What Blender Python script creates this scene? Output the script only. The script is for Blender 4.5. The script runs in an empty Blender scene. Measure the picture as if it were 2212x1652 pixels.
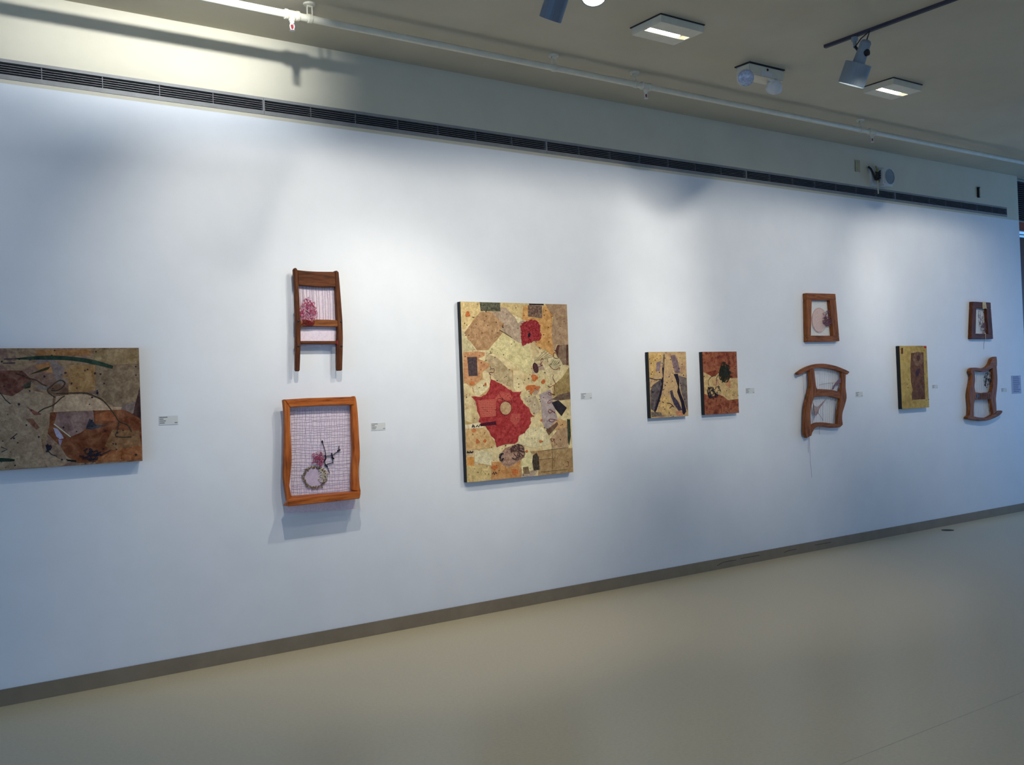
import bpy, bmesh, math, random
from mathutils import Vector, Matrix, Quaternion

# ------------------------------------------------------------------ camera
IW, IH, FPX = 2212.0, 1652.0, 2150.0
EYE, DIST = 1.55, 5.925
YAW, PITCH, ROLL = math.radians(35.448), math.radians(0.685), math.radians(2.176)
scene = bpy.context.scene
C = scene.collection
cam_d = bpy.data.cameras.new('camera'); cam = bpy.data.objects.new('camera', cam_d); C.objects.link(cam)
cam_d.sensor_fit = 'HORIZONTAL'; cam_d.sensor_width = 36.0; cam_d.lens = 36.0 * FPX / IW
cam_d.clip_start = 0.05; cam_d.clip_end = 100
FWD = Vector((math.sin(YAW) * math.cos(PITCH), math.cos(YAW) * math.cos(PITCH), math.sin(PITCH)))
RGT = Vector((math.cos(YAW), -math.sin(YAW), 0.0))
UPV = RGT.cross(FWD)
CR, SR = math.cos(ROLL), math.sin(ROLL)
cx_ = RGT * CR - UPV * SR      # image x axis
cy_ = RGT * SR + UPV * CR      # image y axis (up)
m = Matrix((cx_, cy_, -FWD)).transposed().to_4x4(); m.translation = Vector((0, -DIST, EYE))
cam.matrix_world = m
scene.camera = cam

# ------------------------------------------------------------------ world, view
w = bpy.data.worlds.new('world'); scene.world = w; w.use_nodes = True
bg = w.node_tree.nodes['Background']; bg.inputs[0].default_value = (0.42, 0.62, 1.0, 1); bg.inputs[1].default_value = 1.0
scene.view_settings.view_transform = 'Standard'; scene.view_settings.look = 'None'
scene.view_settings.exposure = 0.0; scene.view_settings.gamma = 1.0
scene.view_settings.use_curve_mapping = False

def area(name, loc, direction, sx, sy, watts, col):
    l = bpy.data.lights.new(name, 'AREA'); l.shape = 'RECTANGLE'; l.size = sx; l.size_y = sy
    l.energy = watts; l.color = col
    o = bpy.data.objects.new(name, l); C.objects.link(o); o.location = loc
    o.rotation_euler = Vector(direction).to_track_quat('-Z', 'Y').to_euler()
    return o
DAY = (0.40, 0.60, 1.0)
# daylight through the windows of the rear wall (behind the camera), the left wall and the right wall
area('rear_window_light', (5.5, -9.9, 1.7), (0, 1, 0), 13.0, 2.2, 38, (0.42, 0.62, 1.0))
area('left_window_light', (-3.9, -4.5, 1.7), (1, 0, 0), 5.0, 2.2, 92, (0.20, 0.48, 1.0))
area('right_window_light', (14.4, -2.6, 1.7), (-1, 0, 0), 3.6, 2.4, 70, (0.10, 0.40, 1.0))

# ------------------------------------------------------------------ pixel helpers
def ray(px, py):
    return cx_ * (px - IW / 2) + cy_ * (IH / 2 - py) + FWD * FPX
def P(px, py, off=0.0):
    """pixel -> point on the plane 'off' metres in front of the back wall"""
    d = ray(px, py); t = (DIST - off) / d.y
    return Vector((d.x * t, -off, EYE + d.z * t))
def PZ(px, py, z):
    d = ray(px, py); t = (z - EYE) / d.z
    return Vector((d.x * t, d.y * t - DIST, z))
def zm(ox, oy, s):
    return lambda x, y: (ox + x / s, oy + y / s)

# ------------------------------------------------------------------ materials
def c(r, g, b, k=1.0):
    f = lambda v: (v / 255 / 12.92) if v <= 10 else ((v / 255 + 0.055) / 1.055) ** 2.4
    return (min(f(r) * k, .95), min(f(g) * k, .95), min(f(b) * k, .95), 1)
MATS = {}
def mat(name, cols, scale=20, rough=0.6, detail=6, stretch=(1, 1, 1), bump=0.0, bscale=None, metal=0.0, spec=0.4, distort=0.0, lo=.32, hi=.68, fine=0.0):
    if name in MATS: return MATS[name]
    M = bpy.data.materials.new(name); M.use_nodes = True; MATS[name] = M
    nt = M.node_tree; b = nt.nodes['Principled BSDF']
    b.inputs['Roughness'].default_value = rough; b.inputs['Metallic'].default_value = metal
    b.inputs['Specular IOR Level'].default_value = spec
    if not isinstance(cols, list): cols = [tuple(v * .93 for v in cols[:3]) + (1,), cols]
    tc = nt.nodes.new('ShaderNodeTexCoord'); mp = nt.nodes.new('ShaderNodeMapping')
    mp.inputs['Scale'].default_value = stretch
    nt.links.new(tc.outputs['Object'], mp.inputs[0])
    n = nt.nodes.new('ShaderNodeTexNoise'); n.inputs['Scale'].default_value = scale; n.inputs['Detail'].default_value = detail
    n.inputs['Roughness'].default_value = .62; n.inputs['Distortion'].default_value = distort
    nt.links.new(mp.outputs[0], n.inputs['Vector'])
    r = nt.nodes.new('ShaderNodeValToRGB'); e = r.color_ramp.elements
    while len(e) < len(cols): e.new(0.5)
    for i, col in enumerate(cols):
        e[i].position = lo + (hi - lo) * i / (len(cols) - 1); e[i].color = col
    nt.links.new(n.outputs['Fac'], r.inputs[0])
    if fine:
        nf = nt.nodes.new('ShaderNodeTexNoise'); nf.inputs['Scale'].default_value = scale * 3.2; nf.inputs['Detail'].default_value = 10; nf.inputs['Roughness'].default_value = .75
        nt.links.new(mp.outputs[0], nf.inputs['Vector'])
        rf = nt.nodes.new('ShaderNodeMapRange'); rf.inputs[1].default_value = .33; rf.inputs[2].default_value = .67; rf.inputs[3].default_value = 1 - fine; rf.inputs[4].default_value = 1 + fine
        nt.links.new(nf.outputs['Fac'], rf.inputs[0])
        vm = nt.nodes.new('ShaderNodeVectorMath'); vm.operation = 'SCALE'; nt.links.new(r.outputs[0], vm.inputs[0]); nt.links.new(rf.outputs[0], vm.inputs['Scale'])
        nt.links.new(vm.outputs[0], b.inputs['Base Color'])
    else: nt.links.new(r.outputs[0], b.inputs['Base Color'])
    if bump:
        n2 = nt.nodes.new('ShaderNodeTexNoise'); n2.inputs['Scale'].default_value = bscale or scale * 3; n2.inputs['Detail'].default_value = 4
        nt.links.new(mp.outputs[0], n2.inputs['Vector'])
        bp = nt.nodes.new('ShaderNodeBump'); bp.inputs['Strength'].default_value = bump; bp.inputs['Distance'].default_value = .004
        nt.links.new(n2.outputs['Fac'], bp.inputs['Height']); nt.links.new(bp.outputs[0], b.inputs['Normal'])
    return M
def emit(name, col, s):
    if name in MATS: return MATS[name]
    M = bpy.data.materials.new(name); M.use_nodes = True; MATS[name] = M
    b = M.node_tree.nodes['Principled BSDF']; b.inputs['Base Color'].default_value = (.9, .9, .9, 1)
    b.inputs['Emission Color'].default_value = col; b.inputs['Emission Strength'].default_value = s
    return M

M_wall = mat('white gallery paint', [(.74, .755, .78, 1), (.78, .795, .82, 1)], 3, .55, bump=.03, bscale=160, spec=.25)
M_up = mat('cream bulkhead paint', [(.59, .545, .42, 1), (.64, .59, .46, 1)], 2.5, .6, bump=.03, bscale=120, spec=.25)
M_ceil = mat('warm grey ceiling paint', [(.49, .44, .33, 1), (.53, .48, .365, 1)], 2, .8, bump=.15, bscale=220, spec=.2)
M_floor = mat('beige sheet vinyl floor', [(.61, .51, .325, 1), (.65, .545, .35, 1), (.68, .57, .37, 1)], 60, .30, bump=.02, bscale=400, spec=.5)
M_seam = mat('pale floor weld seam', c(205, 195, 170), 60, .4)
M_base = mat('taupe vinyl cove base', [c(128, 114, 94), c(140, 126, 104)], 6, .5)
M_alu = mat('satin grey aluminium', [c(158, 156, 152), c(172, 170, 166)], 8, .45, metal=.3)
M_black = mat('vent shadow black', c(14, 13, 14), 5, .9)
M_pipe = mat('cream painted pipe', [c(205, 198, 176), c(216, 209, 188)], 10, .45)
M_white = mat('white enamel', [c(200, 200, 198), c(214, 214, 210)], 10, .4)
M_lampgrey = mat('pale grey lamp enamel', [c(118, 128, 134), c(130, 140, 146)], 9, .5)
M_dark = mat('black plastic', c(24, 24, 28), 12, .5)
M_lens = mat('clear grey lamp lens', [c(150, 160, 185), c(205, 210, 225)], 60, .12, spec=.8)
M_red = mat('red sprinkler bulb', c(170, 20, 40), 9, .2)
M_beige = mat('beige switch plate', c(178, 166, 130), 9, .5)
M_yel = mat('yellow cable', c(150, 140, 60), 9, .5)
M_paper = mat('pale wall label card', c(212, 214, 212), 14, .7)
M_sheet = mat('blue grey wall text sheet', c(170, 180, 205), 14, .7)
M_ink = mat('dark label ink', c(70, 72, 78), 30, .8)
M_side = mat('black canvas edge', c(14, 15, 20), 30, .6)
WZ = (1, 1, .12); WX = (.12, 1, 1)
W_dark = [c(58, 32, 20), c(92, 52, 30), c(108, 64, 38)]
W_dk_v = mat('dark walnut upright grain', W_dark, 60, .55, stretch=WZ, bump=.1, spec=.12); W_dk_h = mat('dark walnut level grain', W_dark, 60, .55, stretch=WX, bump=.1, spec=.12)
W_or = [c(120, 58, 22), c(172, 92, 40), c(192, 112, 54)]
W_or_v = mat('orange brown wood upright grain', W_or, 48, .5, stretch=WZ, bump=.12, spec=.15); W_or_h = mat('orange brown wood level grain', W_or, 48, .5, stretch=WX, bump=.12, spec=.15)
W_mid = [c(92, 50, 26), c(132, 80, 44), c(150, 94, 54)]
W_md_v = mat('chestnut wood upright grain', W_mid, 60, .55, stretch=WZ, bump=.1, spec=.12); W_md_h = mat('chestnut wood level grain', W_mid, 60, .55, stretch=WX, bump=.1, spec=.12)
M_gauze = mat('lavender pink gauze', [c(214, 197, 212), c(228, 212, 222), c(230, 220, 224)], 90, .9, bump=.4, bscale=500, spec=.1)
M_cloth = mat('off white cloth', [c(208, 208, 208), c(224, 224, 220)], 90, .9, bump=.3, bscale=500, spec=.1)
M_thr = mat('grey violet thread', c(120, 104, 122), 90, .9)
M_thrw = mat('white thread', c(212, 212, 216), 90, .9)
M_mag = mat('magenta yarn', [c(150, 40, 78), c(196, 84, 118)], 300, .9)
M_pink = mat('pale pink yarn', [c(206, 140, 160), c(222, 170, 184)], 300, .9)
M_navy = mat('navy black thread', c(30, 28, 48), 90, .8)
M_mauve = mat('mauve thread', [c(100, 70, 92), c(140, 108, 124)], 200, .9)
M_olive = mat('olive brown stitch', [c(70, 50, 38), c(150, 132, 84)], 60, .9)
M_cream = mat('cream yarn', c(214, 204, 176), 200, .9)
M_redthr = mat('dark red thread', c(120, 30, 34), 90, .9)

# ------------------------------------------------------------------ mesh helpers
class MB:
    def __init__(s): s.v = []; s.f = []
    def add(s, vs, fs):
        n = len(s.v); s.v += [Vector(v) for v in vs]; s.f += [[i + n for i in f] for f in fs]; return s
    def box(s, a, b):
        x0, y0, z0 = a; x1, y1, z1 = b
        return s.add([(x0, y0, z0), (x1, y0, z0), (x1, y1, z0), (x0, y1, z0), (x0, y0, z1), (x1, y0, z1), (x1, y1, z1), (x0, y1, z1)],
                     [(0, 3, 2, 1), (4, 5, 6, 7), (0, 1, 5, 4), (1, 2, 6, 5), (2, 3, 7, 6), (3, 0, 4, 7)])
    def prism(s, front, back):
        """front/back: equal lists of 3-d points"""
        n = len(front)
        return s.add(list(front) + list(back), [list(range(n)), list(range(2 * n - 1, n - 1, -1))] +
                     [[i, i + n, (i + 1) % n + n, (i + 1) % n] for i in range(n)])
    def tube(s, pts, r, k=6, r2=None):
        pts = [Vector(p) for p in pts]; n = len(pts); vs = []; fs = []
        prev = None
        for i, p in enumerate(pts):
            t = (pts[min(i + 1, n - 1)] - pts[max(i - 1, 0)])
            if t.length < 1e-9: t = Vector((0, 0, 1))
            t.normalize()
            a = prev if prev is not None else (Vector((0, 1, 0)) if abs(t.y) < .9 else Vector((1, 0, 0)))
            u = (a - t * a.dot(t))
            if u.length < 1e-6: u = t.orthogonal()
            u.normalize(); prev = u; q = t.cross(u)
            rr = r if r2 is None else r + (r2 - r) * i / max(n - 1, 1)
            for j in range(k):
                an = 2 * math.pi * j / k; vs.append(p + (u * math.cos(an) + q * math.sin(an)) * rr)
        for i in range(n - 1):
            for j in range(k):
                fs.append([i * k + j, i * k + (j + 1) % k, (i + 1) * k + (j + 1) % k, (i + 1) * k + j])
        fs.append(list(range(k - 1, -1, -1))); fs.append([(n - 1) * k + j for j in range(k)])
        return s.add(vs, fs)
    def lathe(s, base, axis, prof, k=20):
        """prof: list of (distance along axis, radius)"""
        base = Vector(base); ax = Vector(axis).normalized(); u = ax.orthogonal().normalized(); q = ax.cross(u); vs = []; fs = []
        for h, r in prof:
            for j in range(k):
                an = 2 * math.pi * j / k; vs.append(base + ax * h + (u * math.cos(an) + q * math.sin(an)) * max(r, 1e-5))
        for i in range(len(prof) - 1):
            for j in range(k):
                fs.append([i * k + j, i * k + (j + 1) % k, (i + 1) * k + (j + 1) % k, (i + 1) * k + j])
        fs.append(list(range(k - 1, -1, -1))); fs.append([(len(prof) - 1) * k + j for j in range(k)])
        return s.add(vs, fs)
    def link(s, name, material, parent=None, org=None, bevel=0.0, smooth=False):
        o3 = org if org is not None else Vector((0, 0, 0))
        me = bpy.data.meshes.new(name); bm = bmesh.new()
        vv = [bm.verts.new(v - o3) for v in s.v]
        for f in s.f:
            try: bm.faces.new([vv[i] for i in f])
            except ValueError: pass
        bmesh.ops.recalc_face_normals(bm, faces=bm.faces)
        if bevel:
            es = [e for e in bm.edges if len(e.link_faces) == 2 and e.calc_face_angle(0) > .9]
            bmesh.ops.bevel(bm, geom=es, offset=bevel, segments=2, affect='EDGES', clamp_overlap=True)
        big = [f for f in bm.faces if len(f.verts) > 4]
        if big: bmesh.ops.triangulate(bm, faces=big)
        bm.to_mesh(me); bm.free()
        if smooth:
            for p in me.polygons: p.use_smooth = True
        me.materials.append(material)
        o = bpy.data.objects.new(name, me); C.objects.link(o)
        if parent is not None: o.parent = parent
        elif org is not None: o.location = org
        return o
def tag(o, label, cat, group=None):
    o['label'] = label; o['category'] = cat
    if group: o['group'] = group
    return o
def stuff(o): o['kind'] = 'stuff'; return o
def struct(o): o['kind'] = 'structure'; return o
YARN = {'yarn_tangle', 'pink_yarn', 'yarn_on_rail', 'warp_threads', 'thread_mesh', 'red_pompom', 'stitched_ring', 'cream_ring', 'navy_branches', 'navy_knots', 'plum_tangle', 'hanging_threads', 'web_threads',
        'yarn_drape', 'grey_strands', 'navy_tangle', 'plum_scribble', 'dark_stitches', 'ink_scribble', 'bush_strands', 'plant_scribble'}
class Thing:
    def __init__(s, name, loc, label, cat, group=None):
        s.o = Vector(loc); s.e = bpy.data.objects.new(name, None); C.objects.link(s.e); s.e.location = s.o
        s.e.empty_display_size = .05
        tag(s.e, label, cat, group)
    def part(s, name, mb, material, parent=None, bevel=0.0, smooth=False, label=None):
        o = mb.link(name, material, parent or s.e, s.o, bevel, smooth)
        if label: o['label'] = label
        if name in YARN: stuff(o)
        return o
def slab(Z, pts, f, b):
    """outline in zoom pixels -> prism between the planes f and b metres in front of the wall, traced on plane f"""
    fr = [P(*Z(x, y), f) for x, y in pts]
    return MB().prism(fr, [Vector((p.x, -b, p.z)) for p in fr])
def line(Z, pts, off, r, k=5, sub=1, wob=0.0, rnd=None):
    out = []
    for i in range(len(pts) - 1):
        for j in range(sub):
            t = j / sub; out.append([pts[i][0] + (pts[i + 1][0] - pts[i][0]) * t, pts[i][1] + (pts[i + 1][1] - pts[i][1]) * t])
    out.append(list(pts[-1]))
    if wob and rnd:
        for q in out: q[0] += rnd.uniform(-wob, wob); q[1] += rnd.uniform(-wob, wob)
    return [P(*Z(x, y), off) for x, y in out], r, k
def spline(pts, n=6):
    out = []; L = len(pts)
    for i in range(L - 1):
        p0, p1, p2, p3 = pts[max(i - 1, 0)], pts[i], pts[i + 1], pts[min(i + 2, L - 1)]
        for j in range(n):
            t = j / n
            out.append(tuple(.5 * (2 * p1[a] + (p2[a] - p0[a]) * t + (2 * p0[a] - 5 * p1[a] + 4 * p2[a] - p3[a]) * t * t + (3 * p1[a] - p0[a] - 3 * p2[a] + p3[a]) * t ** 3) for a in range(2)))
    out.append(tuple(pts[-1])); return out
def ell(x, y, rx, ry, n=18, tilt=0.0, jag=0.0, rnd=None):
    o = []
    for i in range(n):
        a = 2 * math.pi * i / n; k = 1 + (rnd.uniform(-jag, jag) if rnd else 0)
        u, v = rx * k * math.cos(a), ry * k * math.sin(a)
        o.append((x + u * math.cos(tilt) - v * math.sin(tilt), y + u * math.sin(tilt) + v * math.cos(tilt)))
    return o
def tangle(Z, x, y, rx, ry, n, off, r, seed, spread=.012, k=4, loops=7):
    """n loopy strands of yarn filling an ellipse"""
    rnd = random.Random(seed); mb = MB()
    for _ in range(n):
        a = rnd.uniform(0, 6.28); d = math.sqrt(rnd.random()) * .8
        px, py = x + rx * d * math.cos(a), y + ry * d * math.sin(a); pts = []
        for j in range(loops):
            pts.append((px, py)); px += rnd.gauss(0, rx * .33); py += rnd.gauss(0, ry * .33)
            e = math.hypot((px - x) / rx, (py - y) / ry)
            if e > 1: px = x + (px - x) / e; py = y + (py - y) / e
        q = [P(*Z(u, v), off) for u, v in spline(pts, 3)]
        for p in q: p.y -= rnd.uniform(0, spread)
        mb.tube(q, r, k)
    return mb

# ------------------------------------------------------------------ room shell
XL, XR, YB, ZC, XE = -4.0, 14.5, -10.0, 3.85, 11.5
ZS = 3.335
def sbox(name, a, b, M): return struct(MB().box(a, b).link(name, M))
floor = sbox('floor', (XL - .2, YB - .2, -.12), (XR + .2, 2.2, 0), M_floor)
sy = PZ(2000, 1577, 0).y
sm = MB().box((-3.9, sy - .0025, -.001), (14.4, sy + .0025, .0006)).link('weld_seam', M_seam, floor)
sbox('ceiling', (XL - .2, YB - .2, ZC), (XR + .2, 2.2, ZC + .15), M_ceil)
sbox('wall_back', (XL, 0, 0), (XE, .25, ZS), M_wall)
# cream bulkhead over it, with a slot cut for the linear vent (slot z 3.362..3.462)
V0, V1, VXE = 3.364, 3.464, 11.24
ub = MB().box((XL, 0, ZS), (XE, .25, V0)).box((XL, 0, V1), (XE, .25, ZC)).box((VXE, 0, V0), (XE, .25, V1)).box((XL, .12, V0), (VXE, .25, V1))
struct(ub.link('wall_upper', M_up))
sbox('baseboard_back', (XL, -.010, 0), (XE, 0, .088), M_base)
bbd = bpy.data.objects['baseboard_back']
M_scuff = mat('dark scuff on cove base', c(78, 66, 52), 60, .7)
for q in ([(1549, 1222), (1562, 1214), (1590, 1209)], [(1600, 1206), (1640, 1199)], [(1694, 1193), (1704, 1189), (1720, 1186)], [(1760, 1177), (1795, 1171)]):
    MB().tube([P(x, y, .0102) for x, y in q], .0022, 4).link('scuff_mark', M_scuff, bbd)
def wall_with_windows(name, axis, pos, t, a0, a1, wins, z0=.7, z1=2.8):
    mb = MB(); cuts = [a0] + [v for ab in wins for v in ab] + [a1]
    def put(u0, u1, za, zb):
        if axis == 'x': mb.box((pos, u0, za), (pos + t, u1, zb))
        else: mb.box((u0, pos, za), (u1, pos + t, zb))
    put(a0, a1, 0, z0); put(a0, a1, z1, ZC)
    for i in range(0, len(cuts), 2): put(cuts[i], cuts[i + 1], z0, z1)
    struct(mb.link(name, M_wall))
    return wins
nwin = [0]
def window(axis, pos, u0, u1, z0=.7, z1=2.8):
    nwin[0] += 1; mb = MB(); f = .05
    def put(a, b, za, zb):
        if axis == 'x': mb.box((pos - .03, a, za), (pos + .03, b, zb))
        else: mb.box((a, pos - .03, za), (b, pos + .03, zb))
    put(u0, u1, z0, z0 + f); put(u0, u1, z1 - f, z1); put(u0, u0 + f, z0, z1); put(u1 - f, u1, z0, z1); put((u0 + u1) / 2 - .02, (u0 + u1) / 2 + .02, z0, z1)
    struct(mb.link('window_%d' % nwin[0], M_alu))
for ax, pos, t, a0, a1, wins, nm in [('y', YB - .2, .2, XL, XR, [(-.9, 3.2), (3.6, 7.7), (8.1, 12.0)], 'wall_front'),
                                 ('x', XL - .2, .2, YB, 2.2, [(-7.0, -2.0)], 'wall_left'), ('x', XR, .2, YB, 2.2, [(-4.5, -.8)], 'wall_right')]:
    wall_with_windows(nm, ax, pos, t, a0, a1, wins)
    for u0, u1 in wins: window(ax, pos + .1, u0, u1)
# recess past the end of the wall: set-back wall, louvre, timber glazed door
SB = .10
rz = lambda py: P(2206, py, -SB).z
z_l1, z_l0, z_h0, z_g0 = min(rz(393), ZC - .03), rz(479), rz(501), rz(515)
sbox('wall_recess', (XE, SB, 0), (XR, SB + .2, ZC), M_up)
lv = Thing('louver_grille', (12.6, SB, z_l0), 'dark louvered grille above the timber door past the end of the white wall', 'grille')
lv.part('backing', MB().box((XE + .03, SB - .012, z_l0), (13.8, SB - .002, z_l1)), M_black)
lv.part('frame', MB().box((XE + .005, SB - .04, z_l1), (13.85, SB - .002, z_l1 + .022)).box((XE + .005, SB - .04, z_l0 - .022), (13.85, SB - .002, z_l0)), M_alu)
n_sl = int((z_l1 - z_l0) / .024)
for i in range(n_sl): lv.part('slat', MB().box((XE + .03, SB - .034, z_l0 + .008 + i * .024), (13.8, SB - .013, z_l0 + .017 + i * .024)), mat('dark louver slat', c(64, 60, 66), 9, .5))
dr = Thing('timber_door', (12.6, SB, 0), 'reddish brown timber framed glass door past the end of the white wall', 'door')
dr.part('head_rail', MB().box((XE + .005, SB - .06, z_h0), (13.9, SB - .002, z_l0 - .023)), mat('red brown door timber', [c(120, 50, 24), c(140, 64, 32)], 20, .5, stretch=WX))
dr.part('transom_pane', MB().box((XE + .005, SB - .02, z_g0), (13.9, SB - .002, z_h0)), emit('blue daylit transom glass', (.12, .42, .85, 1), .75))
dr.part('transom_bar', MB().box((XE + .005, SB - .03, (z_g0 + z_h0) / 2 - .004), (13.9, SB - .0205, (z_g0 + z_h0) / 2 + .004)), M_dark)
dr.part('leaf', MB().box((XE + .005, SB - .05, 0), (13.9, SB - .002, z_g0)), mat('brown door panel', [c(72, 44, 34), c(88, 56, 42)], 20, .5, stretch=WZ))

# ------------------------------------------------------------------ linear vent, four slotted lengths
vs_ = mat('grey vent slat', c(104, 102, 104), 9, .5)
M_vent = mat('grey vent frame', [c(128, 126, 124), c(142, 140, 138)], 8, .5)
joints = [.155, 2.39, 4.62, 6.85, 9.08, VXE]
vl = ['linear air vent length above the long brown painting', 'linear air vent length above the folding chair frame', 'linear air vent length between the two ceiling lamps and red collage',
      'linear air vent length under the wall loudspeaker', 'linear air vent end length by the wall corner']
vl = ['slotted grey linear air vent above the gap between brown painting and folding chair back',
      'slotted grey linear air vent above the tall red and cream collage', 'slotted grey linear air vent above the pair of small panels',
      'slotted grey linear air vent above the tapered frame and curved chair back', 'slotted grey linear air vent ending near the wall corner, under the loudspeaker']
for i in range(5):
    a, b = joints[i], joints[i + 1]
    v = Thing('linear_vent', ((a + b) / 2, 0, V0), vl[i], 'vent', 'linear vents along the bulkhead')
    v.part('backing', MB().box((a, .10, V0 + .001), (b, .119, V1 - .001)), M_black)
    f = MB().box((a + .001, -.004, V0 - .006), (b - .001, .03, V0 + .020)).box((a + .001, -.004, V1 - .014), (b - .001, .03, V1 + .004))
    f.box((a + .001, -.004, V0 + .020), (a + .006, .03, V1 - .014)).box((b - .006, -.004, V0 + .020), (b - .001, .03, V1 - .014))
    v.part('frame', f, M_vent)
    h0, h1 = V0 + .020, V1 - .014
    for k in range(4):
        z = h0 + (h1 - h0) * (k + 1) / 5
        v.part('slat', MB().box((a + .006, .003, z - .0018), (b - .006, .03, z + .0018)), vs_)
    for k in range(1, 7):
        x = a + (b - a) * k / 7; v.part('mullion', MB().box((x - .0022, .001, h0), (x + .0022, .02, h1)), vs_)

# ------------------------------------------------------------------ sprinkler pipe
PY = .632
pz = 3.762
pipe = Thing('sprinkler_pipe', (4, -PY, pz), 'long cream painted sprinkler pipe running along below the ceiling', 'pipe')
pipe.part('tube', MB().tube([(-3.95, -PY, pz), (XR - .02, -PY, pz)], .021, 16), M_pipe, smooth=True)
def on_pipe(px, py): return P(px, py, PY).x
for px, py in [(669, 36), (1197, 148), (1372, 185), (1860, 292)]:
    x = on_pipe(px, py)
    h = MB().lathe((x, -PY, ZC), (0, 0, -1), [(0, .036), (.010, .034), (.014, .012)], 16)
    h.box((x - .018, -PY - .004, pz + .010), (x - .013, -PY + .004, ZC - .012)).box((x + .013, -PY - .004, pz + .010), (x + .018, -PY + .004, ZC - .012))
    h.box((x - .018, -PY - .006, ZC - .020), (x + .018, -PY + .006, ZC - .010))
    pipe.part('hanger', h, M_pipe)
    pipe.part('clamp_ring', MB().lathe((x - .014, -PY, pz), (1, 0, 0), [(0, .0225), (.003, .026), (.025, .026), (.028, .0225)], 16), M_pipe)
for px, py in [(630, 25), (1395, 190), (1884, 295)]:
    x = on_pipe(px, py)
    pipe.part('tee_fitting', MB().lathe((x - .045, -PY, pz), (1, 0, 0), [(0, .0215), (.003, .029), (.018, .029), (.022, .026), (.068, .026), (.072, .029), (.087, .029), (.09, .0215)], 16).lathe((x, -PY, pz), (0, 0, -1), [(.015, .018), (.035, .018), (.036, .014), (.046, .014)], 12), M_pipe)
    s = MB().lathe((x, -PY, pz - .044), (0, 0, -1), [(0, .011), (.008, .011), (.009, .007), (.012, .007)], 10)
    s.tube([(x - .009, -PY, pz - .050), (x - .013, -PY, pz - .064), (x - .009, -PY, pz - .080), (x, -PY, pz - .086)], .0032, 6)
    s.tube([(x + .009, -PY, pz - .050), (x + .013, -PY, pz - .064), (x + .009, -PY, pz - .080), (x, -PY, pz - .086)], .0032, 6)
    s.lathe((x, -PY, pz - .084), (0, 0, -1), [(0, .006), (.003, .015), (.005, .016)], 12)
    sp = pipe.part('sprinkler_head', s, M_white)
    pipe.part('glass_bulb', MB().lathe((x, -PY, pz - .055), (0, 0, -1), [(0, .002), (.006, .0055), (.018, .0055), (.026, .002)], 8), M_red, parent=sp)

# ------------------------------------------------------------------ track lamps
def spot(name, loc, target, watts, angle, blend, col=(1, .95, .86), rad=.045):
    l = bpy.data.lights.new(name, 'SPOT'); l.energy = watts; l.spot_size = math.radians(angle); l.spot_blend = blend; l.color = col; l.shadow_soft_size = rad
    o = bpy.data.objects.new(name, l); C.objects.link(o); o.location = loc
    o.rotation_euler = (Vector(target) - Vector(loc)).to_track_quat('-Z', 'Y').to_euler(); return o
def track_lamp(mouth, axis, label, track_xy, drop=.06, shade_r=.085, shade_l=.14, M=M_lampgrey, light=None, glow=12, cutoff_visor=None):
    """mouth: centre of the open end; axis: unit direction of the beam"""
    ax = Vector(axis).normalized(); mo = Vector(mouth); top = mo - ax * (shade_l + .16)
    t = Thing('track_lamp', (track_xy[0], track_xy[1], ZC - .02), label, 'spotlight', 'track spotlights on the ceiling')
    sh = MB().lathe(mo, -ax, [(0, shade_r), (shade_l, shade_r), (shade_l + .002, shade_r * .45), (shade_l, shade_r * .43), (shade_l - .004, shade_r - .004), (0, shade_r - .004)], 28)
    sh.f = sh.f[:-2]
    n = 28; sh.f += [[(5 * n) + j, (5 * n) + (j + 1) % n, (j + 1) % n, j] for j in range(n)]
    t.part('shade', sh, M)
    t.part('socket', MB().lathe(mo - ax * (shade_l - .002), -ax, [(0, .04), (.10, .036), (.135, .036), (.15, .026), (.155, .01)], 20), M, smooth=False)
    t.part('bulb', MB().lathe(mo - ax * (shade_l * .5), -ax, [(0, .02), (.004, shade_r - .014), (.02, shade_r - .012), (.075, .034), (.09, .03)], 24), emit('lit bulb glass', (1, .96, .88, 1), glow))
    base = Vector((track_xy[0], track_xy[1], ZC - .02)); elbow = mo - ax * (shade_l + .06)
    kn = base + Vector((0, 0, -drop)); side = (elbow - kn); 
    t.part('adapter', MB().lathe(base, (0, 0, -1), [(0, .022), (.025, .022), (.03, .012), (drop, .011)], 12), M)
    t.part('arm', MB().tube([kn + Vector((0, 0, .01)), kn + side * .35 + Vector((0, 0, .004)), elbow], .009, 8), M_dark)
    t.part('knuckle', MB().lathe(elbow - Vector((0, .05, 0)), (0, 1, 0), [(0, .004), (.002, .022), (.02, .024), (.022, .008)], 12), M_dark)
    cable = [top + ax * .01, top - ax * .03 + Vector((.01, 0, .02)), kn + (top - kn) * .5 + Vector((0, 0, .03)), kn + Vector((0, 0, .005))]
    t.part('cable', MB().tube(cable, .004, 6), M_dark)
    if cutoff_visor is not None:
        L = mo - ax * .03; tg = Vector((cutoff_visor[0], 0, cutoff_visor[1])); d = (tg - L); E = L + d * (.17 / d.length); B = mo - ax * .02 + Vector((0, 0, shade_r * 1.02 if abs(ax.z) < .95 else shade_r))
        B.z = max(B.z, E.z + .012); up = Vector((0, .004, .004))
        t.part('cutoff_visor', MB().prism([E + Vector((-.16, 0, 0)), E + Vector((.16, 0, 0)), B + Vector((.10, 0, 0)), B + Vector((-.10, 0, 0))], [E + up + Vector((-.16, 0, 0)), E + up + Vector((.16, 0, 0)), B + up + Vector((.10, 0, 0)), B + up + Vector((-.10, 0, 0))]), M_dark)  # unseen plate added to end the beam in a level line
    if light: spot('track_lamp_beam', mo - ax * .03, mo + ax, *light)
    return t
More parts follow.
